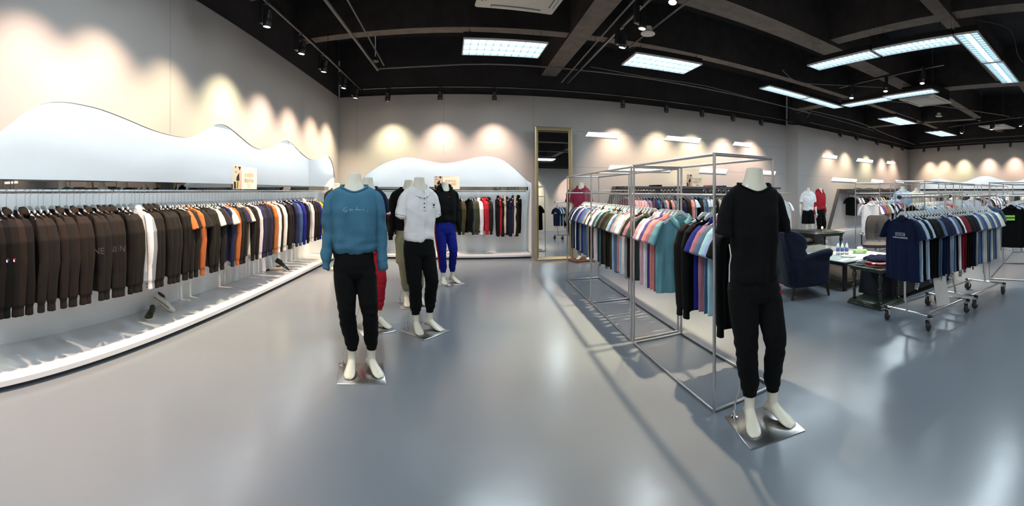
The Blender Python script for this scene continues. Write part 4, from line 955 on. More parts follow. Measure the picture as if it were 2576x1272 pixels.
# ------------------------------------------------------------------ signs
def sign(P, s, n, z, w, h, lines, label, flip=1):
    t = thing('promotional_sign', label, 'sign', P(s, n, z)); o0 = t.location
    ax = (P(s+1, n, z)-P(s, n, z)); nn = (P(s, n+1, z)-P(s, n, z))
    def F(u, v, q): return ax*u+nn*q+Vector((0, 0, v))
    def card(u0, u1, v0, v1, q0, q1, m, name):
        vs = [F(u, v, q) for q in (q0, q1) for u, v in ((u0, v0), (u1, v0), (u1, v1), (u0, v1))]
        return obj(name, MB().add(vs, [(0, 3, 2, 1), (4, 5, 6, 7), (0, 1, 5, 4), (1, 2, 6, 5), (2, 3, 7, 6), (3, 0, 4, 7)]).mesh(name, False), m, t)
    card(-w/2, w/2, 0, h, 0, .008, M['cardc'], 'board')
    u0 = -w/2
    card(u0, u0+w*.34, .004, h-.004, .0081, .0095, M['photo_bg'], 'photo_print')
    # generic colour shapes of the photo print: dark jacket, hanging sleeves, small emblem
    def poly(pts, m, name, q=.0105):
        vs = [F(u0+w*.34*a, h*b, q) for a, b in pts]; obj(name, MB().add(vs, [tuple(range(len(pts)))]).mesh(name, False), m, t)
    poly([(.66, .72), (.70, .36), (.34, .36), (.36, .52)], FAB['charcoal'], 'print_shape'); poly([(.05, .33), (.05, .02), (.30, .02), (.28, .30)], FAB['charcoal'], 'print_shape')
    poly([(.44, .33), (.42, .04), (.52, .04), (.54, .33)], FAB['brown'], 'print_shape'); poly([(.60, .33), (.58, .04), (.68, .04), (.70, .30)], FAB['yellow'], 'print_shape'); poly([(.74, .72), (.76, .02), (.98, .02), (.92, .76)], FAB['coral'], 'print_shape')
    poly([(.15, .98), (.25, .90), (.35, .98)], FAB['black'], 'print_shape'); poly([(.55, .98), (.72, .80), (.88, .98)], FAB['charcoal'], 'print_shape')
    poly([(.24, .74), (.28, .78), (.32, .74), (.28, .70)], FAB['brown'], 'emblem'); poly([(.10, .745), (.46, .745), (.46, .735), (.10, .735)], FAB['brown'], 'emblem')
    R = Matrix((ax, Vector((0, 0, 1)), nn)).transposed()
    for k, (s_, m) in enumerate(lines):
        me = text_mesh(s_, h*.21); me.materials.append(None)
        o = put('lettering', me, m, t); o.matrix_local = Matrix.Translation(F(w*.14, h*(.62-.25*k), .0090)) @ R.to_4x4()
    for k, (a, b) in enumerate(((.09, .22), (.07, .16), (.08, .11), (.05, .065))):
        card(w*.14-w*a, w*.14+w*a, h*b, h*(b+.018), .0081, .0088, M['gilt'], 'small_print_line')
M['cardc'] = mat('cream_card', (.74, .66, .55), .55); M['photo_bg'] = mat('print_backdrop', (.42, .36, .30), .5); M['gilt'] = mat('gilt_print', (.48, .33, .16), .5)
M['gilt2'] = mat('grey_brown_print', (.30, .24, .18), .5)
sign(lambda s, n, z: Vector((XL+n, s, z)), 4.68, -.122, 1.475, .62, .30, [('金牌圆领', M['gilt']), ('简欧时尚', M['gilt2'])], 'cream sign with Chinese lettering on the left wall shelf edge')
sign(PB, bs(1124), -.122, 1.487, .55, .28, [('柔滑如丝', M['gilt']), ('细致亲肤', M['gilt'])], 'cream sign with Chinese lettering behind the black hooded mannequin')
sign(PB, bs(1731), .30, 1.557, .50, .30, [('天衣无缝', M['gilt']), ('颠覆平凡', M['gilt'])], 'cream sign standing on the slanted bay between two tube posts')

# ------------------------------------------------------------------ tube racks
def tube_rack(corners, h, r, label, rail_z, mids=(), cat='clothes rack', group=None, rail=True):
    """corners: four floor points a(near left) b(near right) c(far right) d(far left); bays split at the fractions in mids"""
    a, b, c, d = [Vector((*p, 0)) for p in corners]
    t = thing('tube_rack', label, cat, a, 0, group); L = lambda p: p-a
    fr = [0]+list(mids)+[1]
    for f in fr:
        for p, q in ((a, d), (b, c)):
            P = p+(q-p)*f; obj('post', MB().tube([L(P)+Vector((0, 0, .0)), L(P)+Vector((0, 0, h))], r, 10), M['steel'], t)
    for z in (r, h-r):
        for p, q in ((a, d), (b, c)): obj('side_rail', MB().tube([L(p)+Vector((0, 0, z)), L(q)+Vector((0, 0, z))], r, 10), M['steel'], t)
        for f in fr:
            p, q = a+(d-a)*f, b+(c-b)*f; obj('cross_rail', MB().tube([L(p)+Vector((0, 0, z)), L(q)+Vector((0, 0, z))], r, 10), M['steel'], t)
    if rail:
        p, q = (a+b)/2, (d+c)/2
        obj('hanging_rail', MB().tube([L(p)+Vector((0, 0, rail_z)), L(q)+Vector((0, 0, rail_z))], r, 10), M['steel'], t)
        for (u, v) in ((a, b), (d, c)): obj('rail_end_bar', MB().tube([L(u)+Vector((0, 0, rail_z)), L(v)+Vector((0, 0, rail_z))], r, 10), M['steel'], t)
    return t
tube_rack([(1.549, 2.14), (2.08, 2.14), (2.12, 3.50), (1.588, 3.49)], 1.70, .011, 'near square-tube clothes rack behind the black-dressed mannequin', 1.416)
tube_rack([(1.592, 3.56), (2.125, 3.57), (2.24, 6.34), (1.70, 6.33)], 1.69, .011, 'far square-tube clothes rack ending beside the tall mirror', 1.416, mids=(.5,))
# racks of the right side
RKD = Vector((.9735, -.2287, 0)); RKN = Vector((.2287, .9735, 0))
def rolling_rack(o, L, label, wd=.29):
    t = thing('rolling_rack', label, 'clothes rack', o, math.atan2(RKD.y, RKD.x), 'chrome rolling racks'); z0 = .15
    for x in (0, L):
        obj('end_bar', MB().tube([(x, -wd, z0), (x, wd, z0)], .013, 12), M['chrome'], t)
        obj('upright', MB().tube(smoothpts([(x, 0, z0), (x+(-.035 if x == 0 else -.03), 0, .30), (x+(-.04 if x == 0 else -.03), 0, .36), (x+(-.04 if x == 0 else -.03), 0, 1.38)], 2), .013, 12), M['chrome'], t)
        for s in (-1, 1):
            c = obj('caster', MB().lathe([(.012, -.028), (.024, -.028), (.052, -.013), (.054, 0), (.052, .013), (.024, .028), (.012, .028)], 20, Matrix.Translation((x, s*(wd-.0)+s*.028*0, .054)) @ Matrix.Rotation(RGD.uniform(-.5, .5), 4, 'Z') @ Matrix.Rotation(PI/2, 4, 'X')), M['rubber'], t)
            obj('fork', MB().box((x-.018, s*wd-.032, .05), (x+.018, s*wd-.027, .125)).box((x-.018, s*wd+.027, .05), (x+.018, s*wd+.032, .125)).box((x-.02, s*wd-.032, .115), (x+.02, s*wd+.032, .128)).mesh('fork', False), M['chrome'], c)
            obj('end_cap', MB().lathe([(.017, -.02), (.017, .02)], 12, Matrix.Translation((x, s*(wd+.015), z0)) @ Matrix.Rotation(PI/2, 4, 'X')), M['blackp'], t)
    for s in (-1, 1): obj('base_rail', MB().tube([(0, s*wd*.78, z0), (L, s*wd*.78, z0)], .010, 10), M['chrome'], t)
    obj('hanging_rail', MB().tube([(-.12, 0, 1.385), (L+.05, 0, 1.385)], .014, 12), M['chrome'], t)
    obj('rail_cap', MB().lathe([(.02, -.015), (.024, 0), (.02, .015)], 14, Matrix.Translation((-.13, 0, 1.385)) @ Matrix.Rotation(PI/2, 4, 'Y')), M['blackp'], t)
A0 = Vector((3.90, 1.962, 0))
rolling_rack(A0, .76, 'near chrome rolling rack under the navy printed tee'); rolling_rack(A0+RKD*.955, .78, 'far chrome rolling rack under the pale blue tees')
rk = 'darkblue lightblue jet lightblue jet jet jet denim darkblue darkblue navy lightblue denim jet white maroon maroon jet black jet darkblue lightgrey denim blue lightgrey cream denim blue cream denim blue white cream'.split()
for i, c in enumerate(rk):
    p = A0+RKD*(-.085+i*.0575); w = 'on the chrome rolling racks, %s from the left' % ordinal(i+1)
    g = hang_one('tee', c, (p.x, p.y, 1.400), math.atan2(RKD.y, RKD.x)-PI/2+RGD.uniform(-.03, .03)*(i > 0), w, 'tees on the chrome rolling racks', tagged=(i % 2 == 1), drop=.05)
    if i == 0:
        g['label'] = 'navy blue short-sleeved tee with a white and blue chest print, front of the rolling rack'
        me = text_mesh('LAURENCE BODENMEYER', .023, sx=.78); put_text(g, me, FAB['white'], (0, -.034, -.395))
        mb = MB(); mb.cur = 0
        for k in range(7): mb.tube([(-.068+.02*k, 0, .010), (-.058+.02*k, 0, .034), (-.048+.02*k, 0, .010), (-.058+.02*k, 0, -.004), (-.068+.02*k, 0, .010)], .0022, 4)
        me = mb.mesh('print', False); me.materials.append(None); put('logo_print', me, FAB['white'], g, (0, -.035, -.372))
        for k in (1, 4):
            mb = MB(); mb.box((-.066+.02*k, -.001, .0), (-.050+.02*(k+1), .001, .024))
            me = mb.mesh('print', False); me.materials.append(None); put('logo_print', me, FAB['royal'], g, (0, -.035, -.370))
# white paper hanging between the tees
o = obj('paper_sheet', MB().add([Vector((0, 0, 0)), Vector((.14, .0, .03)), Vector((.20, .01, -.30)), Vector((.045, 0, -.32))]+[Vector((0, .002, 0)), Vector((.14, .002, .03)), Vector((.20, .012, -.30)), Vector((.045, .002, -.32))], [(0, 1, 2, 3), (7, 6, 5, 4), (0, 4, 5, 1), (1, 5, 6, 2), (2, 6, 7, 3), (3, 7, 4, 0)]).mesh('p', False), M['card'], loc=at_r(2347, 700, 4.62), rot=(0, 0, -1.13)); tag(o, 'white paper sheet hanging below the tees of the rolling rack', 'paper')
# tube rack 3 at the right edge, with two tees facing out
rk3 = tube_rack([(6.40, 1.10), (6.40, 1.72), (9.4, 1.95), (9.4, 1.30)], 1.60, .011, 'tube rack at the right edge of the picture', 1.37, mids=(.5,))
hang_one('tee', 'denim', (5.92, 1.60, 1.38), -PI/2+.75, 'hanging alone just right of the rolling racks', 'tees facing out at the right edge', tagged=False)
g = hang_one('tee', 'jet', (6.42, 1.36, 1.38), -PI/2+.25, 'with lime green stripes, cut by the right edge', 'tees facing out at the right edge', tagged=True)
for k, z in enumerate((-.34, -.39)):
    mb = MB().box((-.14, -.002, -.017), (.06, .002, .017)); me = mb.mesh('s', False); me.materials.append(None); put('printed_stripe', me, FAB['lime'] if 'lime' in FAB else FAB['yellow'], g, (0, -.033, z))
o = obj('end_arm', MB().tube([(5.70-6.4, .50, 1.37), (.0, .50, 1.37)], .012, 10), M['chrome'], rk3)
rr_ = [('tee', c) for c in 'jet denim white navy blue teal steel green jet white charcoal denim'.split()]
run(Vector((6.65, 1.42, 0)), Vector((8.9, 1.60, 0)), rr_, 1.38, -PI/2, 'on the right-edge tube rack, %s from near end', 'tees on the tube rack at the right edge', tags=False)
# white-tee rack behind the office chair
tube_rack([(7.1, 4.20), (7.1, 4.80), (9.0, 5.0), (9.0, 4.40)], 1.62, .010, 'tube rack with the white dark-collared tee behind the office chair', 1.40)
w4 = [('tee', c) for c in 'white purple orange khaki white jet white navy lightgrey red denim steel'.split()]
run(Vector((7.25, 4.50, 0)), Vector((8.8, 4.69, 0)), w4, 1.41, -PI/2+.12, 'on the rack behind the office chair, %s from left', 'tees on the rack behind the office chair', tags=False, drop=.05)
# long row behind the rolling racks
tube_rack([(6.1, 2.75), (6.1, 3.30), (9.4, 3.45), (9.4, 2.90)], 1.62, .010, 'long tube rack right behind the rolling racks', 1.40, mids=(.33, .67))
f2 = [('tee', c) for c in 'jet charcoal steel denim blue teal navy steel teal denim grey lteal denim lightgrey coral red crimson pink mauve yellow lightblue aqua lightgrey aqua white lightgrey sky white lightblue white'.split()]
run(Vector((6.2, 3.03, 0)), Vector((9.2, 3.16, 0)), f2, 1.41, -PI/2+.1, 'on the long rack behind the rolling racks, %s from left', 'tees on the long tube rack', tags=False, drop=.05)
tube_rack([(10.0, 2.9), (10.0, 3.5), (13.6, 3.6), (13.6, 3.0)], 1.62, .010, 'farthest tube rack in front of the right wall', 1.40, mids=(.5,))
f3 = [('tee', c) for c in 'white grey charcoal denim coral lightgrey sky green jet white mauve lightblue blue white teal white greige navy'.split()]
run(Vector((10.1, 3.2, 0)), Vector((13.4, 3.3, 0)), f3, 1.41, -PI/2+.1, 'on the farthest tube rack, %s from the left', 'tees on the farthest tube rack', tags=False, hanger=False)
# far right wall recess
fr_ = [('jacket' if i % 2 else 'polo', c) for i, c in enumerate('white lightgrey jet greige white beige charcoal white cream grey white lightblue white jet cream white lightgrey white'.split())]
run(PR(wave_r[0][0]+.5, -.25, 0), PR(wave_r[-1][0]-1.2, -.25, 0), fr_, 1.446, math.atan2(dr.y, dr.x)+PI/2, 'in the far right wall recess, %s from the corner', 'clothes in the far right wall recess', tags=False, hanger=False)

# ------------------------------------------------------------------ mannequins
def face(X, Y): return -math.atan2(X, Y)
def place(px, py, feet_z=0): p = at_z(px, py, 0); return Vector((p.x, p.y, 0))
p = place(891, 935); m1, top1, bot1 = mannequin(p, face(p.x, p.y)+.02, 'headless mannequin in teal-blue sweatshirt and black joggers, front left', 'sweat', 'sweater', 'joggers', 'jet', plate_rz=face(p.x, p.y))
mb = MB()      # the script print across the chest, thin white strokes
for st in ([(0, .02), (-.022, .008), (-.030, -.004), (-.014, -.006), (-.018, -.014)], [(-.012, -.022), (-.004, -.010), (.002, .0), (.006, -.006)], [(.018, .002), (.026, .006), (.030, -.012)], [(.030, .006), (.040, .0), (.052, .003)], [(.070, -.002), (.078, .016)], [(.074, .002), (.084, -.002), (.094, .002), (.108, 0)], [(.076, .022), (.082, .020)], [(.12, 0), (.135, -.002)], [(.158, -.010), (.164, -.016)]):
    mb.tube([(x-.06, 0, z) for x, z in st], .0014, 5)
me = mb.mesh('print'); me.materials.append(None); put('script_lettering', me, FAB['lightgrey'], top1, (0, -.1335, 1.305))
p = place(925, 824); mannequin(p, face(p.x, p.y)+.35, 'headless mannequin in navy polo and red trousers, hidden behind the front left one', 'polo', 'darkblue', 'joggers2', 'red', neck='ring'); m2top = [c for c in bpy.data.objects if c.name.startswith('polo_shirt') and c.parent and c.parent.name == 'mannequin.001'][0]; [(put('red_cuff_band', sleeve_band(2, s_), FAB['red'], m2top, (0, 0, .010)), put('white_cuff_band', sleeve_band(2, s_), FAB['white'], m2top, (0, 0, .022))) for s_ in (-1, 1)]
p = place(1054, 832); m3, top3, bot3 = mannequin(p, face(p.x, p.y)+.42, 'headless mannequin in white polo shirt and black joggers', 'polo', 'white', 'joggers2', 'jet', neck='collar', plate_rz=face(p.x, p.y)+.75)
[put('navy_cuff_line', sleeve_band(.4, s_), FAB['navy'], top3, (0, 0, .020)) for s_ in (-1, 1)]
me = MB().box((-.02, -.0015, -.09), (.02, .0015, .075)).mesh('placket', False); me.materials.append(None); put('placket', me, FAB['white'], top3, (0, -.124, 1.345), (-.10, 0, 0))
for z in (1.375, 1.325, 1.285):
    me = MB().lathe([(.007, -.002), (.007, .002)], 12, Matrix.Rotation(PI/2, 4, 'X')).mesh('b'); me.materials.append(None); put('button', me, M['ink'], top3, (0, -.131-(1.375-z)*.05, z))
mb = MB(); mb.tube([(-.012, 0, .012), (-.014, 0, .024), (-.008, 0, .030)], .002, 5); mb.tube([(.012, 0, .012), (.014, 0, .024), (.008, 0, .030)], .002, 5); mb.tube([(0, 0, .014), (0, 0, -.006)], [.012, .006], 10); mb.box((-.014, -.001, -.020), (.014, .001, -.016))
me = mb.mesh('emb'); me.materials.append(None); put('chest_emblem', me, FAB['olive'], top3, (.115, -.116, 1.30), (0, 0, .25))
p = place(1028, 765); mannequin(p, face(p.x, p.y)+.2, 'headless mannequin in black sweatshirt and khaki cargo trousers, behind the white polo', 'sweat2', 'jet', 'cargo', 'khaki')
p = place(1119, 712); m5, top5, bot5 = mannequin(p, face(p.x, p.y)+.35, 'headless mannequin in black hooded top and bright blue joggers', 'sweat2', 'jet', 'joggers', 'cobalt', neck='hood', plate_rz=face(p.x, p.y)+.70)
mb = MB(); mb.tube([(-.168, 0, .93), (-.176, -.002, .80), (-.164, -.02, .66), (-.142, -.035, .50), (-.112, 0, .36), (-.090, .03, .24)], .008, 8, .020); me = mb.mesh('stripe'); me.materials.append(None); put('red_side_stripe', me, FAB['red'], bot5, (.004, -.02, 0))
me = MB().box((-.010, -.0015, -.006), (.010, .0015, .006)).mesh('l', False); me.materials.append(None); put('red_chest_label', me, FAB['red'], top5, (.01, -.140, 1.36))
p = place(1897, 1066); m6, top6, bot6 = mannequin(p, face(p.x, p.y)+.36, 'headless mannequin in black tee and black joggers, nearest to the viewer on the right', 'tee', 'jet', 'joggers', 'jet', plate_rz=face(p.x, p.y)+.46)
mb = MB()
for st in ([(-.008, .03), (0, .038), (.008, .03), (-.004, .022), (.006, .018)], [(-.012, -.002), (-.004, .004), (-.010, -.008)], [(0, .0), (.006, -.012), (.010, -.002)], [(.010, .004), (.018, .0), (.014, -.012)]): mb.tube([(x, 0, z) for x, z in st], .0022, 5)
me = mb.mesh('emb'); me.materials.append(None); put('red_embroidery', me, FAB['red'], bot6, (.135, -.108, .835), (0, 0, .55))
mb = MB(); mb.tube([(-.171, -.03, 1.13), (-.163, -.04, 1.06), (-.170, -.03, 1.0), (-.168, -.02, .90)], .0035, 6); me = mb.mesh('pip'); me.materials.append(None); put('white_side_piping', me, FAB['white'], top6)
p = place(1462, 655); mannequin(p, face(p.x, p.y)-.25, 'headless mannequin in burgundy polo on a reddish wooden base beside the tall mirror', 'polo', 'burgundy', 'joggers', 'brown', neck='collar', arms=True, plate=False)
o = obj('wooden_base', MB().box((-.24, -.2, 0), (.24, .2, .035), bev=.006), M['wood'], loc=p+Vector((0, 0, -.0)), rot=(0, 0, .3)); tag(o, 'reddish wooden base board under the burgundy polo mannequin', 'base board')
for ob in bpy.data.objects:
    if ob.name.startswith('mannequin') and ob.parent is None and 'burgundy' in ob.get('label', ''): ob.location.z = .035
p = place(825, 645); p = Vector((-2.28, 7.15, 0)); mannequin(p, face(p.x, p.y)-.3, 'headless mannequin in dark grey sweatshirt near the left corner', 'sweat2', 'charcoal', 'joggers', 'black', sc=1.0)
q = at_r(2033, 480, 11.2); mannequin(Vector((q.x, q.y, 0)), face(q.x, q.y)+.15, 'mannequin with arms in white polo and dark shorts near the pier', 'polo', 'white', 'shorts', 'jet', neck='collar', arms=True, sc=.965)
q = at_r(2063, 480, 11.4); mannequin(Vector((q.x, q.y, 0)), face(q.x, q.y)-1.1+2.0, 'mannequin in red hooded top and black trousers, right of the white polo one', 'sweat2', 'crimson', 'joggers', 'jet', neck='hood', arms=True, sc=.965)
q = at_r(2271, 480, 10.6); mannequin(Vector((q.x, q.y, 0)), face(q.x, q.y)+.1, 'headless mannequin in light blue shirt among the right tube racks', 'sweat2', 'lightblue', 'joggers2', 'navy', neck='collar', sc=.985)
q = at_r(2306, 480, 12.2); mannequin(Vector((q.x, q.y, 0)), face(q.x, q.y)+.1, 'headless mannequin in cream shirt, farthest among the right tube racks', 'sweat2', 'cream', 'joggers', 'black', neck='collar', sc=.97)
# lone white tee with black-trimmed sleeves right of the black-dressed mannequin
q = at_r(1966, 488, 9.3); hang_one('tee', 'white', (q.x, q.y, 1.40), face(q.x, q.y)-.3, 'hanging out right of the black-dressed mannequin', 'white tees facing out', tagged=False)
tube_rack([(q.x-.3, q.y), (q.x+.25, q.y-.03), (q.x+.3, q.y+.6), (q.x-.25, q.y+.63)], 1.41, .010, 'low tube rack mostly hidden behind the black-dressed mannequin', 1.39)

# ------------------------------------------------------------------ shoes on the left platform
def shoe(loc, rz, upper, toe, label, tilt=0., sole='cardsole', laces='ink', scale=1.):
    """local: toe points to +x, sole on z=0; tilt lifts the heel"""
    t = thing('shoe', label, 'shoe', loc, rz, 'shoes on the left wall platform'); t.rotation_euler = (0, tilt, rz); t.scale = (scale,)*3
    prof = [(-.135, .022, .0, .085), (-.125, .032, 0, .092), (-.09, .036, 0, .088), (-.05, .036, 0, .080), (-.015, .036, 0, .078), (.02, .038, 0, .072), (.05, .042, 0, .058), (.085, .045, 0, .046), (.115, .042, 0, .038), (.138, .030, 0, .030), (.148, .014, 0, .022)]
    mb = MB(); rings = []
    for x, w, z0, z1 in prof:
        ring = []
        for i in range(18):
            q = 2*PI*i/18; c, s = math.cos(q), math.sin(q)
            ring.append((x, w*math.copysign(abs(c)**.7, c)*(1-.35*max(0, s)), .020+(z1-.02)*(.5+.5*s)))
        rings.append(ring)
    mb.loft(rings); obj('upper', mb, upper, t)
    mb = MB(); mb.loft([[(x, y, z) for x, y in out] for z, out in ((0, None), (.020, None)) for out in [[(xx, yy) for xx, yy in [(p[0]*1.02, p[1]*1.06) for p in prof]+[(p[0]*1.02, -p[1]*1.06) for p in reversed(prof)]]]])
    obj('sole', mb.mesh('sole', True, 50), M[sole], t)
    mb = MB(); mb.loft([[(x, y, z) for x, y in superell(a, b, 16, 1, cx=-.075)] for z, a, b in ((.079, .052, .024), (.094, .050, .024))]); obj('opening', mb, M['ink'], t)
    mb = MB(); mb.loft([[(x, w*math.cos(q)*1.02, .022+(h-.02)*max(0, math.sin(q))*1.02) for q in [PI*i/12 for i in range(13)]] for x, w, h in ((.088, .046, .047), (.115, .043, .040), (.138, .031, .031), (.149, .014, .022))], cap=False, closed=False); obj('toe_cap', mb, toe, t)
    mb = MB()
    for k in range(5): x = -.012+.017*k; z = .080-.008*k; mb.tube([(x, -.018, z-.006), (x+.003, 0, z+.002), (x, .018, z-.006)], .0028, 6)
    obj('laces', mb, M[laces], t)
    return t
M['cardsole'] = mat('cream_rubber_sole', (.66, .60, .46), .5)
q = at_z(382, 797, .085); shoe(Vector((q.x-.02, q.y, .087)), -PI/2+.55, M['antique'], M['antique'], 'dark green leather lace-up shoe, toe towards the viewer', tilt=0.)
q = at_z(402, 785, .085); shoe(Vector((q.x, q.y+.06, .157)), .38, M['whiteshoe'] if 'whiteshoe' in M else M['porcelain'], M['porcelain'], 'white leather lace-up shoe propped on the dark green one', tilt=.50)
q = at_z(690, 683, .085); shoe(Vector((q.x, q.y, .087)), -2.4, FAB['beige'], FAB['brown'], 'two-tone beige and brown shoe lying flat under the dark one', tilt=0.)
q = at_z(706, 680, .085); shoe(Vector((q.x+.02, q.y-.02, .157)), .16, M['leather'], M['leather'], 'dark brown lace-up shoe with white sole propped on the two-tone one', tilt=.50, sole='porcelain')
q = PB(bs(1128), -.12, .087); shoe(q, 1.2, FAB['white'], FAB['royal'], 'white and blue sneaker on the back wall platform', scale=.95)

# ------------------------------------------------------------------ navy wing chair, seen from behind
def wing_chair():
    c = Vector((4.27, 3.82, 0)); t = thing('wing_chair', 'navy velvet wingback armchair seen from behind', 'armchair', c, -.354)      # local +x is the front
    mb = MB()
    # back slab with slightly rounded top, leaning backwards
    for y in [i*.05-.30 for i in range(13)]: pass
    mb.loft([[(x-.02*0, y, z) for x, y in superell(.065, .33-.02*(z > .95), 28, .45, cx=-.30-(z-.3)*.16)] for z in (.20, .35, .55, .75, .86, .91)])
    for s in (-1, 1):
        mb.loft([[(x, y, z) for x, y in superell(a, .045, 20, .55, cx=cx, cy=s*.335)] for z, a, cx in ((.40, .30, -.06), (.52, .27, -.09), (.57, .16, -.22), (.66, .14, -.25), (.78, .17, -.25), (.86, .15, -.29), (.91, .10, -.34), (.93, .05, -.37))])
        mb.tube([(-.22, s*.345, .53), (-.05, s*.352, .565), (.12, s*.36, .595), (.25, s*.365, .61), (.29, s*.365, .60)], [.035, .045, .055, .060, .045], 14)
        mb.loft([[(x, y, z) for x, y in superell(.28, .05, 20, .5, cx=-.02, cy=s*.34)] for z in (.18, .35, .56)])
    mb.loft([[(x, y, z) for x, y in superell(.32, .36, 32, .35, cx=-.01)] for z in (.165, .19, .33, .36)])
    def disp(p): return noise.noise(p*7)*.006+noise.noise(p*24)*.002
    me = remesh(mb, .014, 4, disp); obj('upholstered_body', me, M['velvet'], t)
    mb = MB(); mb.loft([[(x, y, z) for x, y in superell(.27-e, .27-e, 28, .35, cx=.06)] for z, e in ((.34, .02), (.36, 0), (.45, 0), (.475, .03))]); obj('seat_cushion', mb, M['velvet'], t)
    for s in (-1, 1): obj('back_seam', MB().tube([(-.335, s*.245, .20), (-.37, s*.25, .45), (-.41, s*.25, .80), (-.42, s*.24, .90)], .004, 6), M['velvet'], t)
    for sx, sy in ((-1, -1), (-1, 1), (1, -1), (1, 1)):
        x, y = (-.26 if sx < 0 else .25), sy*.30
        obj('leg', MB().loft([[(px_, py_, z) for px_, py_ in superell(r, r, 8, .6, cx=x+dx, cy=y)] for z, r, dx in ((0, .014, sx*.03), (.19, .026, 0))]), M['leg_wood'], t)
M['leg_wood'] = mat('dark_leg_wood', (.03, .02, .015), .4)
wing_chair()
def sofa():
    t = thing('leather_sofa', 'black leather sofa behind the navy wing chair', 'sofa', (5.60, 5.80, 0), -PI/2-.02)     # local +x front
    mb = MB(); mb.box((-.42, -.95, .10), (.42, .95, .36), bev=.04); obj('base', mb, M['leather'], t)
    for s in (-1, 1):
        mb = MB(); mb.box((-.44, s*.98-.12, .08), (.44, s*.98+.12, .60), bev=.05); obj('armrest', mb, M['leather'], t)
    mb = MB(); mb.box((-.50, -.86, .30), (-.24, .86, .72), bev=.06); obj('backrest', mb, M['leather'], t)
    for k in (-1, 1):
        mb = MB(); mb.box((-.24, k*.43-.42, .361), (.40, k*.43+.42, .47), bev=.04); obj('seat_cushion', mb, M['leather'], t)
    for sx in (-1, 1):
        for sy in (-1, 1): obj('leg', MB().lathe([(.018, 0), (.024, .10)], 10, Matrix.Translation((sx*.36, sy*.9, 0))), M['chrome'], t)
sofa()
def turned_leg(x, y, z0, z1, r=.026):
    h = z1-z0; pf = [(.8, 0), (1, .02), (1, .05), (.6, .07), (.75, .12), (.75, .30), (.6, .34), (1.05, .36), (1.05, .38), (.6, .40), (.85, .44), (1.1, .46), (.7, .49), (.62, .53), (.75, .64), (1.1, .76), (1.2, .83), (.9, .90), (.6, .93), (1.1, .95), (1.1, 1.0)]
    return MB().lathe([(r*a, z0+h*b) for a, b in pf], 14, Matrix.Translation((x, y, 0)))
def side_table():
    t = thing('side_table', 'small dark green table with a turned leg behind the sofa', 'table', (7.20, 5.75, 0), -.4)
    mb = MB(); mb.box((-.30, -.45, .50), (.30, .45, .54), bev=.01); mb.box((-.27, -.42, .46), (.27, .42, .50)); obj('table_top', mb, M['antique'], t)
    for sx in (-1, 1):
        for sy in (-1, 1): obj('leg', turned_leg(sx*.24, sy*.38, 0, .46, .035), M['antique'], t)
    u = thing('glare_lamp', 'small orange glare modelled as a lamp on the green side table', 'lamp', (7.12, 5.72, .541), 0)  # base and glowing tip stand in for a small orange glare
    obj('base', MB().lathe([(.04, 0), (.04, .01), (.012, .015), (.012, .05)], 14), M['chrome'], u)
    obj('glare_bulb', MB().lathe([(.010, .05), (.020, .065), (.024, .08), (.018, .10), (.004, .11)], 14), M['glare_bulb'], u)
M['glare_bulb'] = mat('orange_glare_bulb', (1, .8, .5), .4, emit=(1, .50, .18), estr=3.)
side_table()
def coffee_table():
    t = thing('coffee_table', 'low black-framed table with a pale green glass top', 'table', (5.40, 4.16, 0), -.14)
    hx, hy = .55, .86
    mb = MB(); mb.box((-hx, -hy, .36), (hx, hy, .412), bev=.004); obj('frame', mb, M['blackp'], t)
    mb = MB(); mb.box((-hx+.012, -hy+.012, .4125), (hx-.012, hy-.012, .420), bev=.002); obj('glass_top', mb, M['glass_top'], t)
    for sx in (-1, 1):
        for sy in (-1, 1): obj('leg', MB().box((sx*(hx-.03)-.025, sy*(hy-.03)-.025, 0), (sx*(hx-.03)+.025, sy*(hy-.03)+.025, .359)), M['blackp'], t)
    obj('stretcher', MB().tube([(-hx+.03, -hy+.03, .13), (hx-.03, -hy+.03, .13)], .008, 8), M['chrome'], t)
    obj('lower_shelf', MB().box((-hx+.06, -hy+.06, .10), (hx-.06, hy-.06, .115)).mesh('s', False), M['blackp'], t)
coffee_table()
def bottle(loc, label):
    t = thing('water_bottle', label, 'bottle', loc, 0, 'water bottles on the glass table')
    obj('body', MB().lathe([(.026, 0), (.030, .006), (.030, .05), (.028, .055), (.030, .06), (.030, .125), (.027, .15), (.014, .185), (.013, .20)], 18), M['pet'], t)
    obj('label_band', MB().lathe([(.0305, .06), (.0305, .108)], 18).mesh('l'), M['blue_label'], t)
    obj('cap', MB().lathe([(.015, .200), (.015, .218), (.013, .220)], 16), M['blue_label'], t)
for (px, l) in ((2108, 'small water bottle with blue label, left of the three on the glass table'), (2119, 'small water bottle with blue label, middle of the three on the glass table'), (2130, 'small water bottle with blue label, right of the three on the glass table')):
    q = at_z(px, 641, .42); bottle(Vector((q.x, q.y, .4215)), l)
q = at_z(2163, 636, .42); t = thing('tissue_box', 'green and white tissue box on the glass table', 'tissue box', (q.x, q.y, .4215), .5)
obj('box', MB().box((-.06, -.11, 0), (.06, .11, .055), bev=.003), M['green_box'], t); obj('side_print', MB().box((-.0605, -.06, .012), (.0605, .06, .045)).mesh('s', False), M['card'], t)
obj('tissue', MB().loft([[(x+o, y, z) for x, y in superell(a, b, 12, 1)] for z, a, b, o in ((.05, .012, .05, 0), (.075, .018, .05, .01), (.095, .008, .045, .025), (.10, .003, .03, .04))]), M['card'], t)
q = at_z(2134, 646, .42); t = thing('white_tray', 'shallow white tray on the glass table beside the bottles', 'tray', (q.x, q.y, .4215), .3)
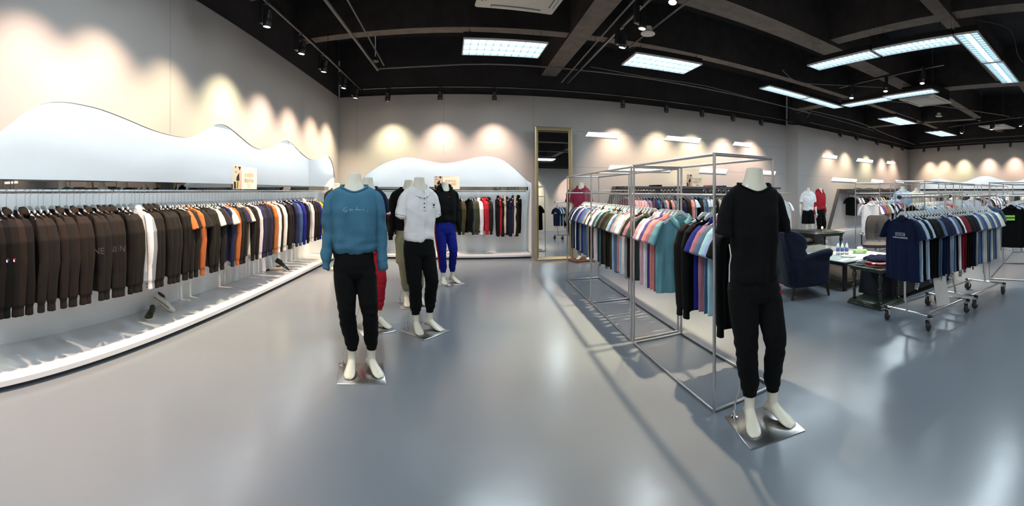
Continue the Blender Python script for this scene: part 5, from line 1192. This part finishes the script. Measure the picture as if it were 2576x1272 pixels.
obj('rim', MB().loft([[(x, y, z) for x, y in superell(a, b, 24, .5)] for z, a, b in ((0, .07, .10), (.02, .085, .12), (.022, .078, .112), (.004, .065, .095))]), M['porcelain'], t)
def office_chair():
    t = thing('office_chair', 'black mesh-back office chair with armrests beyond the glass table', 'office chair', (6.42, 3.88, 0), PI+.45)      # local +x front
    mb = MB(); mb.loft([[(x, y, z) for x, y in superell(.25-e, .25-e, 28, .6)] for z, e in ((.42, .03), (.44, 0), (.475, 0), (.495, .05))]); obj('seat', mb, M['mesh'], t)
    back = [(.52, .19, -.20), (.60, .215, -.235), (.72, .225, -.25), (.85, .215, -.27), (.94, .19, -.30), (.97, .15, -.31)]
    mb = MB(); rings = [[(cx+x, y, z) for x, y in superell(.018, w, 24, .6)] for z, w, cx in back]; mb.loft(rings); obj('backrest', mb, M['mesh'], t)
    mb = MB(); pts = [(cx, w, z) for z, w, cx in back]; pts += [(cx, -w, z) for z, w, cx in reversed(back)]; mb.tube(pts, .012, 8); obj('back_frame', mb, M['blackp'], t)
    mb = MB()
    for k in range(7): z = .66+.03*k; mb.tube([(-.225-.02*0, -.05+.004*k, z), (-.215, 0, z+.01), (-.225, .05-.004*k, z)], .006, 6)
    obj('lumbar_rib', mb, M['blackp'], t)
    for s in (-1, 1):
        mb = MB(); mb.tube([(-.02, s*.20, .43), (-.02, s*.27, .45), (-.03, s*.275, .64)], .014, 8); mb.box((-.15, s*.275-.035, .64), (.12, s*.275+.035, .665), bev=.01); obj('armrest', mb, M['blackp'], t)
    obj('column', MB().lathe([(.028, .10), (.028, .25), (.02, .26), (.02, .42)], 14), M['chrome'], t)
    for k in range(5):
        a = 2*PI*k/5; c, s = math.cos(a), math.sin(a); o = obj('base_spoke', MB().tube([(0, 0, .11), (.27*c, .27*s, .075)], [.022, .013], 8), M['blackp'], t)
        obj('caster', MB().lathe([(.012, -.02), (.03, -.016), (.03, .016), (.012, .02)], 14, Matrix.Translation((.28*c, .28*s, .03)) @ Matrix.Rotation(a, 4, 'Z') @ Matrix.Rotation(PI/2, 4, 'X')), M['rubber'], o)
office_chair()
def console():
    a, b = Vector((4.28, 3.03, 0)), Vector((4.19, 2.46, 0)); yv = (b-a).normalized(); rz = math.atan2(yv.y, yv.x); L = (b-a).length
    t = thing('antique_table', 'dark green low table with turned legs and a stepped base board', 'table', a, rz)      # local x from far-left corner to near corner, +y away to the right
    W = .50
    mb = MB(); mb.box((0, 0, 0), (L, W, .028), bev=.008); mb.box((.012, .012, .028), (L-.012, W-.012, .046), bev=.006); mb.box((.022, .022, .046), (L-.022, W-.022, .06), bev=.005); obj('base_board', mb, M['antique'], t)
    for x, y in ((.07, .07), (L-.07, .07), (L-.07, W-.07), (.07, W-.07)): obj('leg', turned_leg(x, y, .06, .445), M['antique'], t)
    mb = MB(); mb.box((.03, .03, .445), (L-.03, W-.03, .475)); mb.box((0, 0, .475), (L, W, .497), bev=.008); obj('table_top', mb, M['antique'], t)
    def onto(x, y): p = a+yv*x+Vector((-yv.y, yv.x, 0))*y; return p
    cols = [('coral', 'red folded shirts with white tags at the bottom of the stack on the antique table'), ('navy', 'crumpled navy shirt on top of the red ones on the antique table')]
    for k, (ls, lab) in enumerate(((('coral', 'crimson', 'coral'), 'red folded shirts on the near end of the antique table'), (('white', 'grey'), 'pale folded shirt on the far end of the antique table'))):
        p = onto((.36, .14)[k], .22); folded('folded_shirt', Vector((p.x, p.y, .498)), rz+.1*k, ls, (.34, .20)[k], .30, lab, 'folded shirts on the antique table')
    p = onto(.30, .27); g = thing('folded_shirt', 'crumpled navy shirt on top of the folded ones on the antique table', 'folded shirt', Vector((p.x, p.y, .562)), rz, 'folded shirts on the antique table')
    mb = MB(); mb.loft([[(x, y, z+.006*math.sin(x*30+y*20)) for x, y in superell(aa, bb, 28, .7)] for z, aa, bb in ((0, .18, .16), (.015, .19, .165), (.035, .15, .14), (.05, .10, .08))]); me = remesh(mb, .007, 2, lambda p: noise.noise(p*18)*.010); obj('cloth', me, FAB['navy'], g)
    for k, (x, y) in enumerate(((.02, .05), (.30, -.005))):
        p = onto(.14+x, .03+y); o = obj('swing_tag', MB().box((-.02, -.035, 0), (.02, .035, .002)).mesh('t', False), M['card'], loc=(p.x, p.y, .556), rot=(.0, .1, rz+.3)); tag(o, ('white swing tag on the far end of the red shirts', 'white swing tag hanging over the near edge of the red shirts')[k], 'tag')
console()
def cloth_table():
    t = thing('covered_table', 'table under a floor-length black cloth behind the rolling racks', 'table', (5.45, 2.70, 0), -.13)
    def ring(z, g, wv): 
        out = []
        pts = superell(.86+g, .29+g, 72, .25)
        for i, (x, y) in enumerate(pts): f = wv*math.sin(i*PI/3); out.append((x*(1+f/.9), y*(1+f/.3), z))
        return out
    mb = MB(); mb.loft([ring(.06, .02, .018), ring(.2, .012, .012), ring(.40, .003, .004), ring(.44, 0, 0), ring(.452, -.012, 0)]); obj('tablecloth', mb, M['cloth_black'], t)
    for sx in (-1, 1):
        for sy in (-1, 1): obj('leg', MB().box((sx*.78-.02, sy*.22-.02, 0), (sx*.78+.02, sy*.22+.02, .12)).mesh('l', False), M['blackp'], t)
cloth_table()
